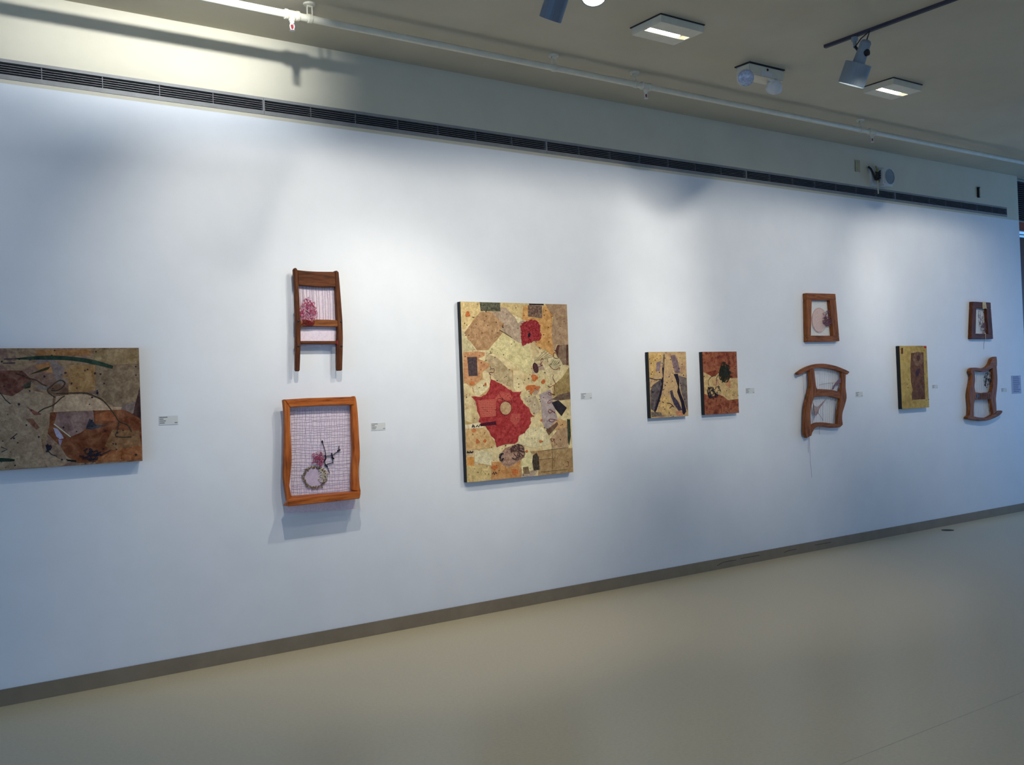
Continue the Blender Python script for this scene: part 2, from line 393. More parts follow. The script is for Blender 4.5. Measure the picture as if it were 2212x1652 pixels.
def rail(name_label, a, b):
    a = Vector(a); b = Vector(b); d = (b - a).normalized(); q = Vector((-d.y, d.x, 0)) * .013
    f = [a + q, a - q, b - q, b + q]
    t = Thing('lighting_track', (a + b) / 2, name_label, 'light track', 'ceiling lighting tracks')
    t.part('rail', MB().prism(f, [p - Vector((0, 0, .02)) for p in f]), mat('dark violet grey track', c(62, 58, 72), 9, .6))
    q2 = q * .45; g = [a + q2 - Vector((0, 0, .0201)), a - q2 - Vector((0, 0, .0201)), b - q2 - Vector((0, 0, .0201)), b + q2 - Vector((0, 0, .0201))]
    t.part('slot', MB().prism(g, [p - Vector((0, 0, .0008)) for p in g]), M_dark)
    return t
TX = 5.735
TRK = [(.85, 'above the brown painting'), (2.08, 'above the wooden tray frame'), (3.30, 'holding the glowing spotlight'), (TX, 'holding the wide shaded grey lamp'), (8.62, 'near the recessed timber door')]
for x, nm in TRK: rail('dark ceiling lighting track running away from the long wall, ' + nm, (x, -1.70, ZC), (x, -5.2, ZC))
WARM = (1.0, .95, .84)
b3 = PZ(1838, 184, 3.50)
track_lamp((b3.x, b3.y, 3.50), (-.05, .42, -.90), 'pale grey track lamp with wide shade beside the far square ceiling lamp', (TX, -1.935), light=(40, 76, .7, WARM), drop=.07)
a1 = PZ(1188, 34, 3.56)
track_lamp((a1.x, a1.y, 3.54), (-.05, .52, -.85), 'grey cylindrical spotlight seen from behind, beside a glowing spotlight', (3.30, -2.12), shade_r=.062, shade_l=.12, M=mat('blue grey lamp enamel', c(108, 116, 128), 9, .45), light=(75, 76, .7, WARM), drop=.04)
a2 = PZ(1283, -8, 3.42)
track_lamp((a2.x, a2.y, 3.42), (-.30, -.38, -.88), 'spotlight with glowing white disc, facing into the room', (3.30, -2.38), shade_r=.062, shade_l=.12, light=(20, 110, 1.0, WARM), drop=.05, glow=30)
# further lamps on the same tracks, above the frame: (track x, y, target x, target z, watts, cone)
rows = [(.85, -1.95, .1, 2.1, 16, 84, 'wall left of the brown painting'), (.85, -2.35, 1.2, 2.0, 14, 74, 'brown painting'), (2.08, -2.0, 2.5, 2.1, 118, 78, 'folding chair back'), (3.30, -2.85, 3.4, 2.3, 80, 64, 'collage, from the left'),
        (TX, -3.50, 4.7, 2.4, 285, 58, 'collage, from the right'), (TX, -3.95, 6.8, 2.4, 245, 54, 'pair of small panels'), (8.62, -1.95, 7.8, 2.1, 40, 76, 'curved chair back'), (8.62, -2.4, 9.6, 2.3, 135, 72, 'yellow panel')]
for x, y, tx, tz, wt, an, nm in rows:
    mo = Vector((x, y + .12, 3.56)); ax = Vector((tx, 0, tz)) - mo
    track_lamp(mo, ax, 'pale grey track spotlight aimed at the %s' % nm, (x, y), light=(wt, an, .9, WARM, .013), drop=.05, shade_r=.065, shade_l=.10, cutoff_visor=(tx, 3.24))

# ------------------------------------------------------------------ square ceiling lamps
def square_lamp(x, y, label, washer=0):
    t = Thing('ceiling_lamp', (x + .185, y + .13, ZC), label, 'ceiling lamp', 'square ceiling lamps')
    w_, d_, h = .37, .265, .05; z0 = ZC - h
    t.part('trim_plate', MB().box((x - .008, y - .008, ZC - .006), (x + w_ + .008, y + d_ + .008, ZC)), M_dark)
    b = MB().box((x, y, z0), (x + w_, y + .012, ZC - .006)).box((x, y + d_ - .012, z0), (x + w_, y + d_, ZC - .006)).box((x, y + .012, z0), (x + .012, y + d_ - .012, ZC - .006)).box((x + w_ - .012, y + .012, z0), (x + w_, y + d_ - .012, ZC - .006))
    b.box((x + .012, y + .012, ZC - .02), (x + w_ - .012, y + d_ - .012, ZC - .0061))
    b.box((x + .012, y + .012, z0), (x + w_ - .012, y + .108, z0 + .004)).box((x + .012, y + .162, z0), (x + w_ - .012, y + d_ - .012, z0 + .004))
    t.part('housing', b, M_pipe)
    t.part('lamp_tube', MB().tube([(x + .03, y + .140, z0 + .016), (x + w_ - .08, y + .140, z0 + .016)], .016, 10), emit('lit ceiling tube', (1, .96, .86, 1), 22))
    if washer:
        t.part('added_baffle', MB().box((x, y + .03, z0 - .052), (x + w_, y + .235, z0 - .046)).box((x, y + .03, z0 - .052), (x + w_, y + .036, z0)), M_pipe)  # plate added out of view to keep the beam up on the bulkhead
        spot('ceiling_lamp_beam', (x + .10, y + .145, z0 - .014), (x - .10, y + .145 + 1, z0 - .014 - .10), washer, 104, .9, (.94, .98, 1), .02)
square_lamp(1.87, -1.53, 'square ceiling lamp washing the bulkhead above the wooden tray frame', 140)
square_lamp(4.34, -1.55, 'square ceiling lamp with bright slit, above the pair of small panels')
square_lamp(6.81, -1.51, 'square ceiling lamp with bright slit, beside the hanging track lamp')

# ------------------------------------------------------------------ emergency light
x, y = 5.534, -1.211
em = Thing('emergency_light', (x + .185, y + .065, ZC), 'white twin head emergency light fixed to the ceiling', 'emergency light')
em.part('mount_plate', MB().box((x - .006, y - .006, ZC - .008), (x + .376, y + .136, ZC)), M_dark)
em.part('housing', MB().box((x, y, ZC - .085), (x + .37, y + .13, ZC - .008)), M_pipe, bevel=.006)
em.part('test_button', MB().lathe((x + .19, y, ZC - .03), (0, -1, 0), [(0, .009), (.004, .009), (.005, .006)], 12), M_dark)
em.part('nameplate', MB().box((x + .12, y - .002, ZC - .080), (x + .24, y, ZC - .045)), M_white)
for dx in (.025, .335):
    hc = PZ(1609, 168, ZC - .115) if dx < .1 else PZ(1672, 187, ZC - .125); ax = Vector((-.45 if dx < .1 else .35, -.80 if dx < .1 else .5, -.35)).normalized()
    h = em.part('lamp_head', MB().lathe(hc - ax * .055, ax, [(0, .018), (.01, .035), (.04, .055), (.07, .060), (.078, .060)], 20), M_white, smooth=True)
    em.part('lens', MB().lathe(hc + ax * .022, ax, [(0, .058), (.008, .052), (.014, .03), (.016, .002)], 20), M_lens, parent=h, smooth=True)
    em.part('swivel', MB().tube([hc - ax * .04, (x + dx + (.0 if dx < .1 else -.10), y + .03, ZC - .075)], .014, 8), M_white, parent=h)

# ------------------------------------------------------------------ bulkhead devices
Z4 = zm(1812, 310, 5.53)
sp0, sp1 = P(*Z4(500, 285)), P(*Z4(650, 505))
spk = Thing('wall_loudspeaker', ((sp0.x + sp1.x) / 2, 0, sp1.z), 'small white loudspeaker with cables and bracket on the cream bulkhead', 'loudspeaker')
def S(x, y, off=.0): return P(*Z4(x, y), off)
bx0, bz0, bz1 = P(*Z4(520, 300), .10), P(*Z4(560, 505), .10).z, P(*Z4(560, 285), .10).z
bx1 = P(*Z4(650, 400), .10).x
spk.part('cabinet', MB().box((bx0.x, -.12, bz0), (bx1, -.02, bz1)), M_white, bevel=.02)
ccx, ccz = (bx0.x + bx1) / 2, (bz0 + bz1) / 2
spk.part('cone_ring', MB().lathe((ccx, -.12, ccz), (0, -1, 0), [(0, .075), (.004, .075), (.004, .068), (.001, .066), (.001, .002)], 24), M_lampgrey)
spk.part('wall_bracket', MB().box((bx0.x - .08, -.03, ccz - .09), (bx0.x + .05, 0, ccz + .10)).box((bx0.x - .03, -.07, ccz - .02), (bx0.x + .01, -.02, ccz + .02)), M_white)
spk.part('bracket_arm', MB().tube([S(350, 275, .02), S(385, 305, .04), S(415, 370, .05), S(440, 430, .06), S(475, 430, .06)], .010, 8), M_dark)
for k in range(4): spk.part('cable_turn', MB().tube([S(440, 345 + k * 27, .075), S(468, 352 + k * 27, .085), S(495, 325 + k * 27, .075)], .008, 6), M_dark)
spk.part('yellow_cable', MB().tube([S(440, 270, .05), S(455, 330, .062), S(450, 400, .062), S(480, 450, .062), S(500, 470, .05)], .008, 6), M_yel)
spk.part('pull_cord', MB().tube([S(462, 430, .07), S(466, 520, .07), S(472, 598, .07)], .007, 6), M_cream)
sw = Thing('switch_plate', S(225, 340), 'beige blank plate on the bulkhead beside the loudspeaker', 'wall plate')
sw.part('plate', MB().prism([S(198, 195, .008), S(252, 198, .008), S(256, 342, .008), S(200, 335, .008)], [S(198, 195, 0), S(252, 198, 0), S(256, 342, 0), S(200, 335, 0)]), M_beige)
for yy in (225, 310): sw.part('screw', MB().lathe(S(226, yy, .008), (0, -1, 0), [(0, .006), (.002, .005)], 8), M_alu)
se = Thing('wall_sensor', S(1700, 645), 'small pale sensor with dark side on the bulkhead near the corner', 'sensor')
se.part('body', MB().prism([S(1688, 530, .03), S(1748, 540, .03), S(1750, 640, .03), S(1690, 635, .03)], [Vector((p.x, 0, p.z)) for p in [S(1688, 530, .03), S(1748, 540, .03), S(1750, 640, .03), S(1690, 635, .03)]]), M_up)
se.part('dark_side', MB().prism([S(1668, 518, .02), S(1687, 520, .02), S(1689, 645, .02), S(1672, 640, .02)], [Vector((p.x, 0, p.z)) for p in [S(1668, 518, .02), S(1687, 520, .02), S(1689, 645, .02), S(1672, 640, .02)]]), M_dark)
dc = PZ(2047, 1145, 0)
fo = Thing('floor_outlet', dc, 'small dark round cover set in the floor near the baseboard', 'floor outlet')
fo.part('cover', MB().lathe(dc, (0, 0, 1), [(0, .055), (.003, .055), (.004, .05)], 20), mat('dark bronze', c(60, 50, 38), 9, .5))
fo.part('rim', MB().lathe(dc, (0, 0, 1), [(0, .062), (.002, .062), (.0021, .056), (0, .056)], 20), mat('worn brass rim', c(96, 82, 58), 9, .5))

# ------------------------------------------------------------------ wall labels
labs = [((343, 898, 384, 917), 'brown horizontal painting'), ((802, 913, 832, 929), 'orange wooden tray frame'), ((1255, 848.5, 1278, 862), 'tall red and cream collage'),
        ((1611, 838, 1629, 850), 'rust and cream small panel'), ((1848.5, 846, 1863, 857), 'curved chair back with threads'), ((2014, 831, 2025, 839), 'yellow panel'), ((2163, 838, 2174, 846.5), 'small rocking chair frame')]
for (x0, y0, x1, y1), nm in labs:
    a, b = P(x0, y0), P(x1, y1); cy = (y0 + y1) / 2; L0 = P(x0, cy); L1 = P(x1, cy); zt = P((x0 + x1) / 2, y0).z; zb = P((x0 + x1) / 2, y1).z
    t = Thing('wall_label', ((L0.x + L1.x) / 2, 0, zb), 'small pale caption card on the white wall beside the %s' % nm, 'label', 'caption cards on the wall')
    t.part('card', MB().box((L0.x, -.003, zb), (L1.x, 0, zt)), M_paper)
    wdt, hgt = L1.x - L0.x, zt - zb
    for fx0, fx1, fy in [(.03, .45, .14), (.03, .24, .34), (.03, .36, .56), (.03, .30, .78), (.82, .97, .80)]:
        t.part('text_line', MB().box((L0.x + wdt * fx0, -.0034, zt - hgt * fy - hgt * .035), (L0.x + wdt * fx1, -.003, zt - hgt * fy + hgt * .035)), M_ink)
a, b = P(2185, 830), P(2205, 830); zt, zb = P(2195, 811).z, P(2195, 850).z
t = Thing('text_sheet', ((a.x + b.x) / 2, 0, zb), 'blue grey wall text sheet near the end of the white wall', 'text panel')
t.part('sheet', MB().box((a.x, -.003, zb), (b.x, 0, zt)), M_sheet)
rnd = random.Random(3)
for i in range(9):
    z = zt - (zt - zb) * (.08 + i * .10); t.part('text_line', MB().box((a.x + .03, -.0034, z - .006), (a.x + (b.x - a.x) * rnd.uniform(.7, .95), -.003, z + .006)), mat('grey text ink', c(128, 138, 168), 9, .8))

# ------------------------------------------------------------------ painted panels
def K(cols, name, scale=26, **kw):
    return mat(name, cols, scale, .75, detail=9, spec=.15, fine=.26, **kw)
def tone(r, g, b, d=20): return [c(max(r - d, 3), max(g - d, 3), max(b - d, 3)), c(r, g, b), c(min(r + d, 255), min(g + d, 255), min(b + d * .8, 255))]
class Panel(Thing):
    def __init__(s, name, corners, off, base_cols, label, group=None, base_scale=9, base_name='ground', sides=M_side, left=None):
        fr = [P(x, y, off) for x, y in corners]
        x0 = (fr[0].x + fr[3].x) / 2; x1 = (fr[1].x + fr[2].x) / 2; z1 = (fr[0].z + fr[1].z) / 2; z0 = (fr[2].z + fr[3].z) / 2
        if left is not None: x0 = left
        super().__init__(name, ((x0 + x1) / 2, 0, z0), label, 'painting', group)
        s.x0, s.x1, s.z0, s.z1, s.off, s.lv = x0, x1, z0, z1, off, 0
        s.part('stretcher', MB().box((x0, -off + .002, z0), (x1, -.003, z1)), sides)
        s.front = s.part('painted_face', MB().box((x0, -off, z0), (x1, -off + .002, z1)), K(base_cols, base_name, base_scale, distort=.6))
    def clampv(s, p):
        p.x = min(max(p.x, s.x0 + .001), s.x1 - .001); p.z = min(max(p.z, s.z0 + .001), s.z1 - .001); return p
    def patch(s, Z, pts, col, name='paper_patch', scale=26, d=24, cols=None, lift=None):
        s.lv += 1; f = s.off + .0008 + s.lv * .00004
        fr = [s.clampv(P(*Z(x, y), f)) for x, y in pts]
        M = K(cols or tone(*col, d), '%s %d %d %d' % ((name.replace('_', ' '),) + tuple(col)), scale, distort=.5)
        return s.part(name, MB().prism(fr, [Vector((p.x, -s.off + .0003, p.z)) for p in fr]), M)
    def strokes(s, Z, lists, M, r=.0016, name='ink_line', sm=True, joined=False):
        s.lv += 1; f = s.off + .0011 + s.lv * .00004; mb = MB()
        for pts in lists:
            q = [s.clampv(P(*Z(x, y), f)) for x, y in (spline(pts, 5) if sm and len(pts) > 2 else pts)]
            mb.tube(q, r, 4)
            if not joined: s.part(name, mb, M); mb = MB()
        if joined: stuff(s.part(name, mb, M))
    def scraps(s, n, palette, seed, smin, smax, name='paper_scrap'):
        rd = random.Random(seed)
        for _ in range(n):
            x = rd.uniform(s.x0, s.x1); z = rd.uniform(s.z0, s.z1); w2, h2, a = rd.uniform(smin, smax), rd.uniform(smin, smax), rd.uniform(-.6, .6); f = s.off + .0003 + .0000075 * _
            k = rd.randint(5, 8); pts = []
            for i in range(k):
                t = 6.2832 * (i + rd.uniform(-.25, .25)) / k; u, v = w2 * math.cos(t), h2 * math.sin(t)
                pts.append(s.clampv(Vector((x + u * math.cos(a) - v * math.sin(a), -f, z + u * math.sin(a) + v * math.cos(a)))))
            col = rd.choice(palette); M = K(tone(*col, 22), 'scrap %d %d %d' % col, 24, distort=.5)
            s.part(name, MB().prism(pts, [Vector((p.x, -s.off + .0003, p.z)) for p in pts]), M)
    def specks(s, n, M, seed, rmin=.0015, rmax=.005, name='ink_spatter', box=(0, 1, 0, 1)):
        rd = random.Random(seed); mb = MB()
        f = s.off + .0042
        for _ in range(n):
            x = s.x0 + (s.x1 - s.x0) * rd.uniform(box[0] + .01, box[1] - .01); z = s.z0 + (s.z1 - s.z0) * rd.uniform(box[2] + .01, box[3] - .01); r = rd.uniform(rmin, rmax); a0 = rd.uniform(0, 6)
            pp = [Vector((x + r * math.cos(a0 + k * 1.2566) * rd.uniform(.5, 1.2), -f, z + r * math.sin(a0 + k * 1.2566) * rd.uniform(.5, 1.2))) for k in range(5)]
            for p in pp: s.clampv(p)
            mb.prism(pp, [Vector((p.x, -s.off, p.z)) for p in pp])
        o = s.part(name, mb, M); o['kind'] = 'stuff'; return o

# ---- tall collage
a3, a4, a7 = zm(980, 640, 7.865), zm(990, 840, 7.865), zm(960, 620, 3.755)
big = Panel('collage_painting', [(995.5, 652), (1225, 656.5), (1238, 1020), (1008.5, 1042)], .046,
            [c(170, 140, 100), c(205, 182, 132), c(216, 196, 148), c(196, 168, 128)], 'tall cream collage painting with a large torn red shape and black edges', base_scale=9, base_name='cream collage ground')
big.scraps(60, [(204, 184, 136), (182, 152, 112), (214, 198, 152), (170, 146, 122), (192, 152, 104), (200, 172, 128), (176, 150, 96)], 14, .03, .10)
for Z, pts, col, kw in [
    (a3, [(115, 95), (1170, 100), (1160, 380), (900, 260), (440, 270), (180, 560), (130, 560)], (205, 178, 124), {}),
    (a3, [(140, 620), (230, 720), (380, 915), (160, 950)], (188, 174, 132), {}),
    (a3, [(440, 270), (600, 260), (860, 450), (830, 620), (600, 910), (400, 920), (180, 620)], (170, 132, 94), {}),
    (a3, [(800, 180), (900, 200), (1060, 380), (1150, 600), (1150, 800), (990, 700), (800, 570), (870, 480), (640, 270), (780, 250)], (172, 148, 124), {}),
    (a3, [(820, 640), (1000, 720), (1180, 830), (1300, 900), (1340, 1100), (1250, 1330), (800, 1000), (560, 940)], (206, 190, 138), {}),
    (a3, [(560, 980), (730, 1030), (1000, 1300), (1020, 1560), (740, 1440), (640, 1330), (500, 1230)], (178, 156, 118), {}),
    (a3, [(1180, 160), (1260, 160), (1265, 350), (1500, 370), (1520, 160), (1560, 150), (1680, 330), (1660, 600), (1720, 960), (1690, 1030), (1380, 810), (1480, 700), (1470, 480), (1160, 390)], (198, 146, 86), {}),
    (a3, [(1560, 130), (1925, 128), (1945, 820), (1750, 820), (1700, 960), (1660, 600), (1690, 350)], (168, 136, 104), {}),
    (a3, [(160, 950), (400, 930), (540, 950), (520, 1010), (420, 1060), (620, 1150), (600, 1200), (430, 1330), (470, 1380), (420, 1450), (170, 1480)], (186, 134, 92), {}),
    (a3, [(330, 1540), (480, 1420), (640, 1380), (640, 1480), (560, 1600), (440, 1690), (360, 1680)], (212, 194, 150), {}),
    (a3, [(440, 92), (790, 95), (795, 255), (460, 250)], (86, 84, 66), dict(d=40, scale=60)),
    (a3, [(1280, 120), (1530, 125), (1530, 152), (1285, 148)], (56, 42, 44), {}),
    (a3, [(1265, 150), (1500, 158), (1505, 370), (1260, 340)], (116, 90, 74), dict(d=44, scale=60)),
    (a3, [(230, 1030), (395, 1028), (408, 1352), (255, 1355)], (74, 60, 62), dict(d=14, scale=60)),
    (a3, [(1800, 825), (1920, 820), (1915, 1165), (1860, 1165), (1770, 1010)], (138, 112, 90), {}),
    (a3, [(1760, 830), (1800, 820), (1770, 1000), (1725, 930)], (96, 58, 50), {}), (a3, [(1915, 820), (1946, 820), (1950, 1170), (1912, 1165)], (92, 60, 48), {}),
    (a3, [(1540, 900), (1680, 1010), (1700, 1050), (1800, 1060), (1850, 1150), (1880, 1200), (1750, 1430), (1600, 1390), (1520, 1180), (1480, 1080), (1370, 1110), (1380, 1020)], (204, 184, 140), {}),
    (a3, ell(1720, 1140, 100, 90), (186, 172, 132), {}),
    (a7, [(890, 790), (960, 730), (1012, 650), (1022, 850), (880, 890)], (150, 126, 80), {}),
    (a7, [(770, 870), (860, 830), (890, 960), (920, 1070), (830, 1160), (795, 1100), (785, 960)], (164, 146, 140), {}),
    (a7, [(640, 900), (740, 880), (790, 990), (730, 1040), (680, 960)], (180, 160, 128), {}),
    (a4, [(1580, 180), (1700, 100), (1900, 50), (1905, 170), (1750, 190), (1640, 190)], (104, 84, 68), {}),
    (a4, [(1585, 230), (1700, 190), (1845, 320), (1755, 460), (1650, 340)], (40, 34, 40), dict(d=10)),
    (a4, [(1490, 700), (1680, 560), (1700, 600), (1640, 680), (1540, 790)], (104, 76, 58), {}),
    (a4, [(1690, 690), (1860, 640), (1870, 980), (1600, 1010), (1560, 850)], (170, 138, 104), {}),
    (a4, [(1850, 510), (1900, 515), (1912, 800), (1885, 960), (1860, 870)], (54, 62, 46), dict(d=20, scale=60)),
    (a4, [(1030, 800), (1230, 640), (1420, 640), (1530, 780), (1560, 930), (1250, 1000), (1020, 930)], (210, 194, 150), {}),
    (a4, [(115, 680), (440, 640), (640, 920), (590, 1000), (270, 1030), (130, 1050)], (198, 160, 108), {}),
    (a4, [(270, 1040), (580, 1080), (560, 1300), (280, 1250)], (206, 192, 152), {}),
    (a4, [(130, 1300), (540, 1300), (560, 1560), (150, 1590)], (200, 174, 118), {}),
    (a4, [(570, 1240), (1060, 1210), (1070, 1500), (560, 1560)], (188, 136, 84), {}),
    (a4, [(1220, 1060), (1942, 1000), (1950, 1420), (1360, 1470), (1370, 1200)], (166, 134, 92), {}),
    (a4, [(1070, 1100), (1230, 1070), (1270, 1380), (1080, 1440)], (212, 198, 146), {}),
    (a4, [(1270, 1130), (1330, 1080), (1370, 1170), (1385, 1370), (1290, 1385), (1260, 1250)], (66, 56, 46), dict(d=22, scale=60)),
    (a4, [(1095, 1330), (1190, 1320), (1215, 1440), (1110, 1440)], (120, 96, 70), {}),
    (a4, [(700, 1130), (800, 1000), (960, 950), (1120, 960), (1130, 1160), (920, 1300), (850, 1340), (760, 1290), (700, 1200)], (158, 124, 104), dict(d=34, scale=70)),
    (a4, [(150, 1150), (270, 1160), (265, 1310), (150, 1300)], (204, 142, 74), {}),
    (a4, [(115, 610), (370, 570), (430, 620), (430, 655), (115, 680)], (218, 200, 162), {})]:
    big.patch(Z, pts, col, **kw)
rj = random.Random(5)
big.patch(a3, [(x + rj.uniform(-14, 14), y + rj.uniform(-14, 14)) for x, y in spline([(1150, 480), (1170, 450), (1250, 420), (1330, 400), (1430, 420), (1470, 500), (1480, 600), (1485, 710), (1400, 760), (1270, 790), (1190, 830), (1160, 780), (1150, 650), (1140, 560), (1150, 480)], 4)[:-1]], (142, 40, 44), name='red_patch', d=34, scale=90)
big.patch(a3, ell(1283, 655, 22, 40, 10, .2), (26, 20, 30), name='seed', d=5)
red = [(553, -233), (560, -165), (650, -120), (740, -80), (800, -40), (870, 10), (950, 50), (1075, 45), (1045, 110), (1070, 180), (1130, 260), (1210, 340), (1250, 430), (1305, 460), (1225, 485), (1240, 560), (1200, 660), (1130, 740), (1030, 800), (1005, 900), (970, 930), (880, 930), (760, 950), (660, 995), (640, 920), (600, 830), (555, 790), (500, 690), (430, 610), (350, 560), (372, 480), (330, 390), (318, 300), (292, 200), (225, 130), (400, 130), (480, 85), (530, 0), (545, -120)]
rj = random.Random(8); rp = []
for i, p in enumerate(red):
    q = red[(i + 1) % len(red)]; rp.append(p)
    for tt in (.33, .66): rp.append((p[0] + (q[0] - p[0]) * tt + rj.uniform(-9, 9), p[1] + (q[1] - p[1]) * tt + rj.uniform(-9, 9)))
big.patch(a4, rp, (154, 50, 50), name='torn_red_shape', d=22, scale=50)
big.patch(a4, [(330, 190), (620, 170), (700, 60), (880, 60), (920, 190), (640, 200), (640, 460), (390, 480), (350, 350)], (178, 82, 70), name='open_mesh', d=26, scale=120)
big.patch(a4, [(900, 420), (1060, 420), (1040, 560), (960, 620), (880, 540)], (172, 78, 68), name='open_mesh', d=26, scale=120)
big.patch(a4, ell(805, 325, 95, 112, 20), (176, 142, 104), name='round_hole')
grid = [[(340 + 10 * i, 210 + 32 * i), (640, 215 + 30 * i)] for i in range(9)] + [[(360 + 38 * i, 200), (385 + 34 * i, 470)] for i in range(7)]
big.strokes(a4, grid, mat('rose net thread', c(206, 120, 100), 60, .9), .0011, 'net_threads', False, True)
big.strokes(a4, [ell(805, 325, 100, 118, 18) + ell(805, 325, 100, 118, 18)[:1]], M_redthr, .0026, 'red_outline')
big.strokes(a4, [[(690, 60), (740, 160), (800, 200), (880, 240)], [(700, 250), (660, 190), (700, 160), (760, 190)], [(870, 130), (910, 200), (900, 260)], [(950, 120), (930, 180), (960, 230)]], M_redthr, .002, 'red_thread')
big.patch(a4, [(370, 588), (480, 568), (640, 548), (645, 608), (500, 622), (380, 635)], (66, 18, 34), name='dark_lettering_strip', d=20, scale=160)
big.strokes(a4, [[(235, 655), (245, 615), (262, 612), (280, 655)], [(245, 640), (270, 640)], [(300, 640), (330, 620), (345, 645), (370, 605)], [(150, 1085), (160, 1055), (185, 1085), (200, 1055), (225, 1085), (250, 1055)],
             [(145, 1080), (255, 1070)], [(580, 1450), (600, 1410), (615, 1455), (635, 1410), (655, 1440)]], M_navy, .0035, 'ink_lettering', False)
big.strokes(a4, [[(1420, 1050), (1640, 1020), (1860, 995)], [(1370, 1200), (1660, 1170)], [(1400, 1410), (1850, 1365)], [(1590, 1010), (1600, 1180), (1600, 1390)], [(1560, 1090), (1565, 1130)], [(1640, 1200), (1635, 1330)]], M_olive, .0018, 'brown_line', False)
big.strokes(a4, [[(1640, 100), (1540, 60), (1530, 90), (1580, 100), (1640, 90)], [(1580, 180), (1530, 210), (1520, 240), (1570, 230), (1600, 200)], [(1640, 400), (1560, 350), (1530, 370), (1560, 410), (1600, 380), (1650, 420)], [(1680, 530), (1560, 510), (1540, 540), (1600, 560), (1640, 530)], [(1640, 850), (1570, 850), (1600, 890), (1630, 860), (1640, 920)], [(1850, 1230), (1870, 1240), (1865, 1310), (1830, 1310)]], M_redthr, .0018, 'red_thread')
big.strokes(a3, [[(620, 1180), (640, 1230), (690, 1230), (680, 1290), (620, 1290), (610, 1320), (640, 1330)], [(1480, 1120), (1500, 1050), (1520, 1090), (1470, 1160), (1510, 1170), (1440, 1200)], [(1620, 1160), (1680, 1230), (1740, 1240), (1800, 1210), (1790, 1250)], [(1700, 1330), (1690, 1390), (1740, 1490)], [(1600, 1520), (1640, 1540), (1700, 1510), (1720, 1600)], [(1690, 1030), (1720, 950), (1780, 1050), (1700, 1040)]], M_redthr, .0018, 'red_thread')
big.strokes(a3, [[(1370 + 30 * i, 1110 - 8 * i), (1560 + 38 * i, 910 + 26 * i)] for i in range(5)] + [[(1650 + 30 * i, 1170 - 2 * i), (1700 + 34 * i, 1080 + 8 * i)] for i in range(4)], M_olive, .0014, 'ruled_lines', False, True)
big.patch(a3, ell(1395, 1215, 44, 92, 14, -.25), (74, 42, 46), name='plum_bug', d=24, scale=120)
big.strokes(a3, [[(780, 570), (870, 620), (990, 700)], [(620, 930), (640, 970)], [(590, 980), (650, 960)]], M_olive, .0022, 'ink_line', False)
rb = random.Random(11)
for Z, x, y, rx, ry in [(a3, 1310, 1540, 42, 90), (a3, 1380, 1390, 60, 50), (a3, 1425, 1560, 36, 40), (a3, 1520, 1450, 36, 30), (a3, 310, 1480, 34, 40), (a3, 240, 300, 44, 44), (a3, 540, 1490, 24, 28), (a4, 270, 705, 40, 34), (a4, 330, 890, 26, 40), (a4, 450, 880, 30, 34), (a4, 1400, 890, 24, 24), (a4, 1420, 530, 18, 20), (a4, 615, 1330, 46, 44), (a4, 970, 1400, 60, 56), (a4, 1160, 1060, 24, 20), (a4, 1250, 30, 60, 40)]:
    big.patch(Z, ell(x, y, rx, ry, 9, rb.uniform(0, 3), .35, rb), (186, 104, 56), name='orange_flower', d=24, scale=90)
big.specks(260, K(tone(60, 40, 34), 'dark spatter'), 4)
t4 = tangle(a4, 1000, 1070, 130, 130, 14, big.off + .004, .0022, 9, .004)
big.part('plum_scribble', t4, mat('plum thread', [c(60, 40, 48), c(120, 80, 70)], 90, .9))
big.part('dark_stitches', tangle(a4, 735, 1150, 40, 70, 5, big.off + .004, .003, 12, .003), M_navy)

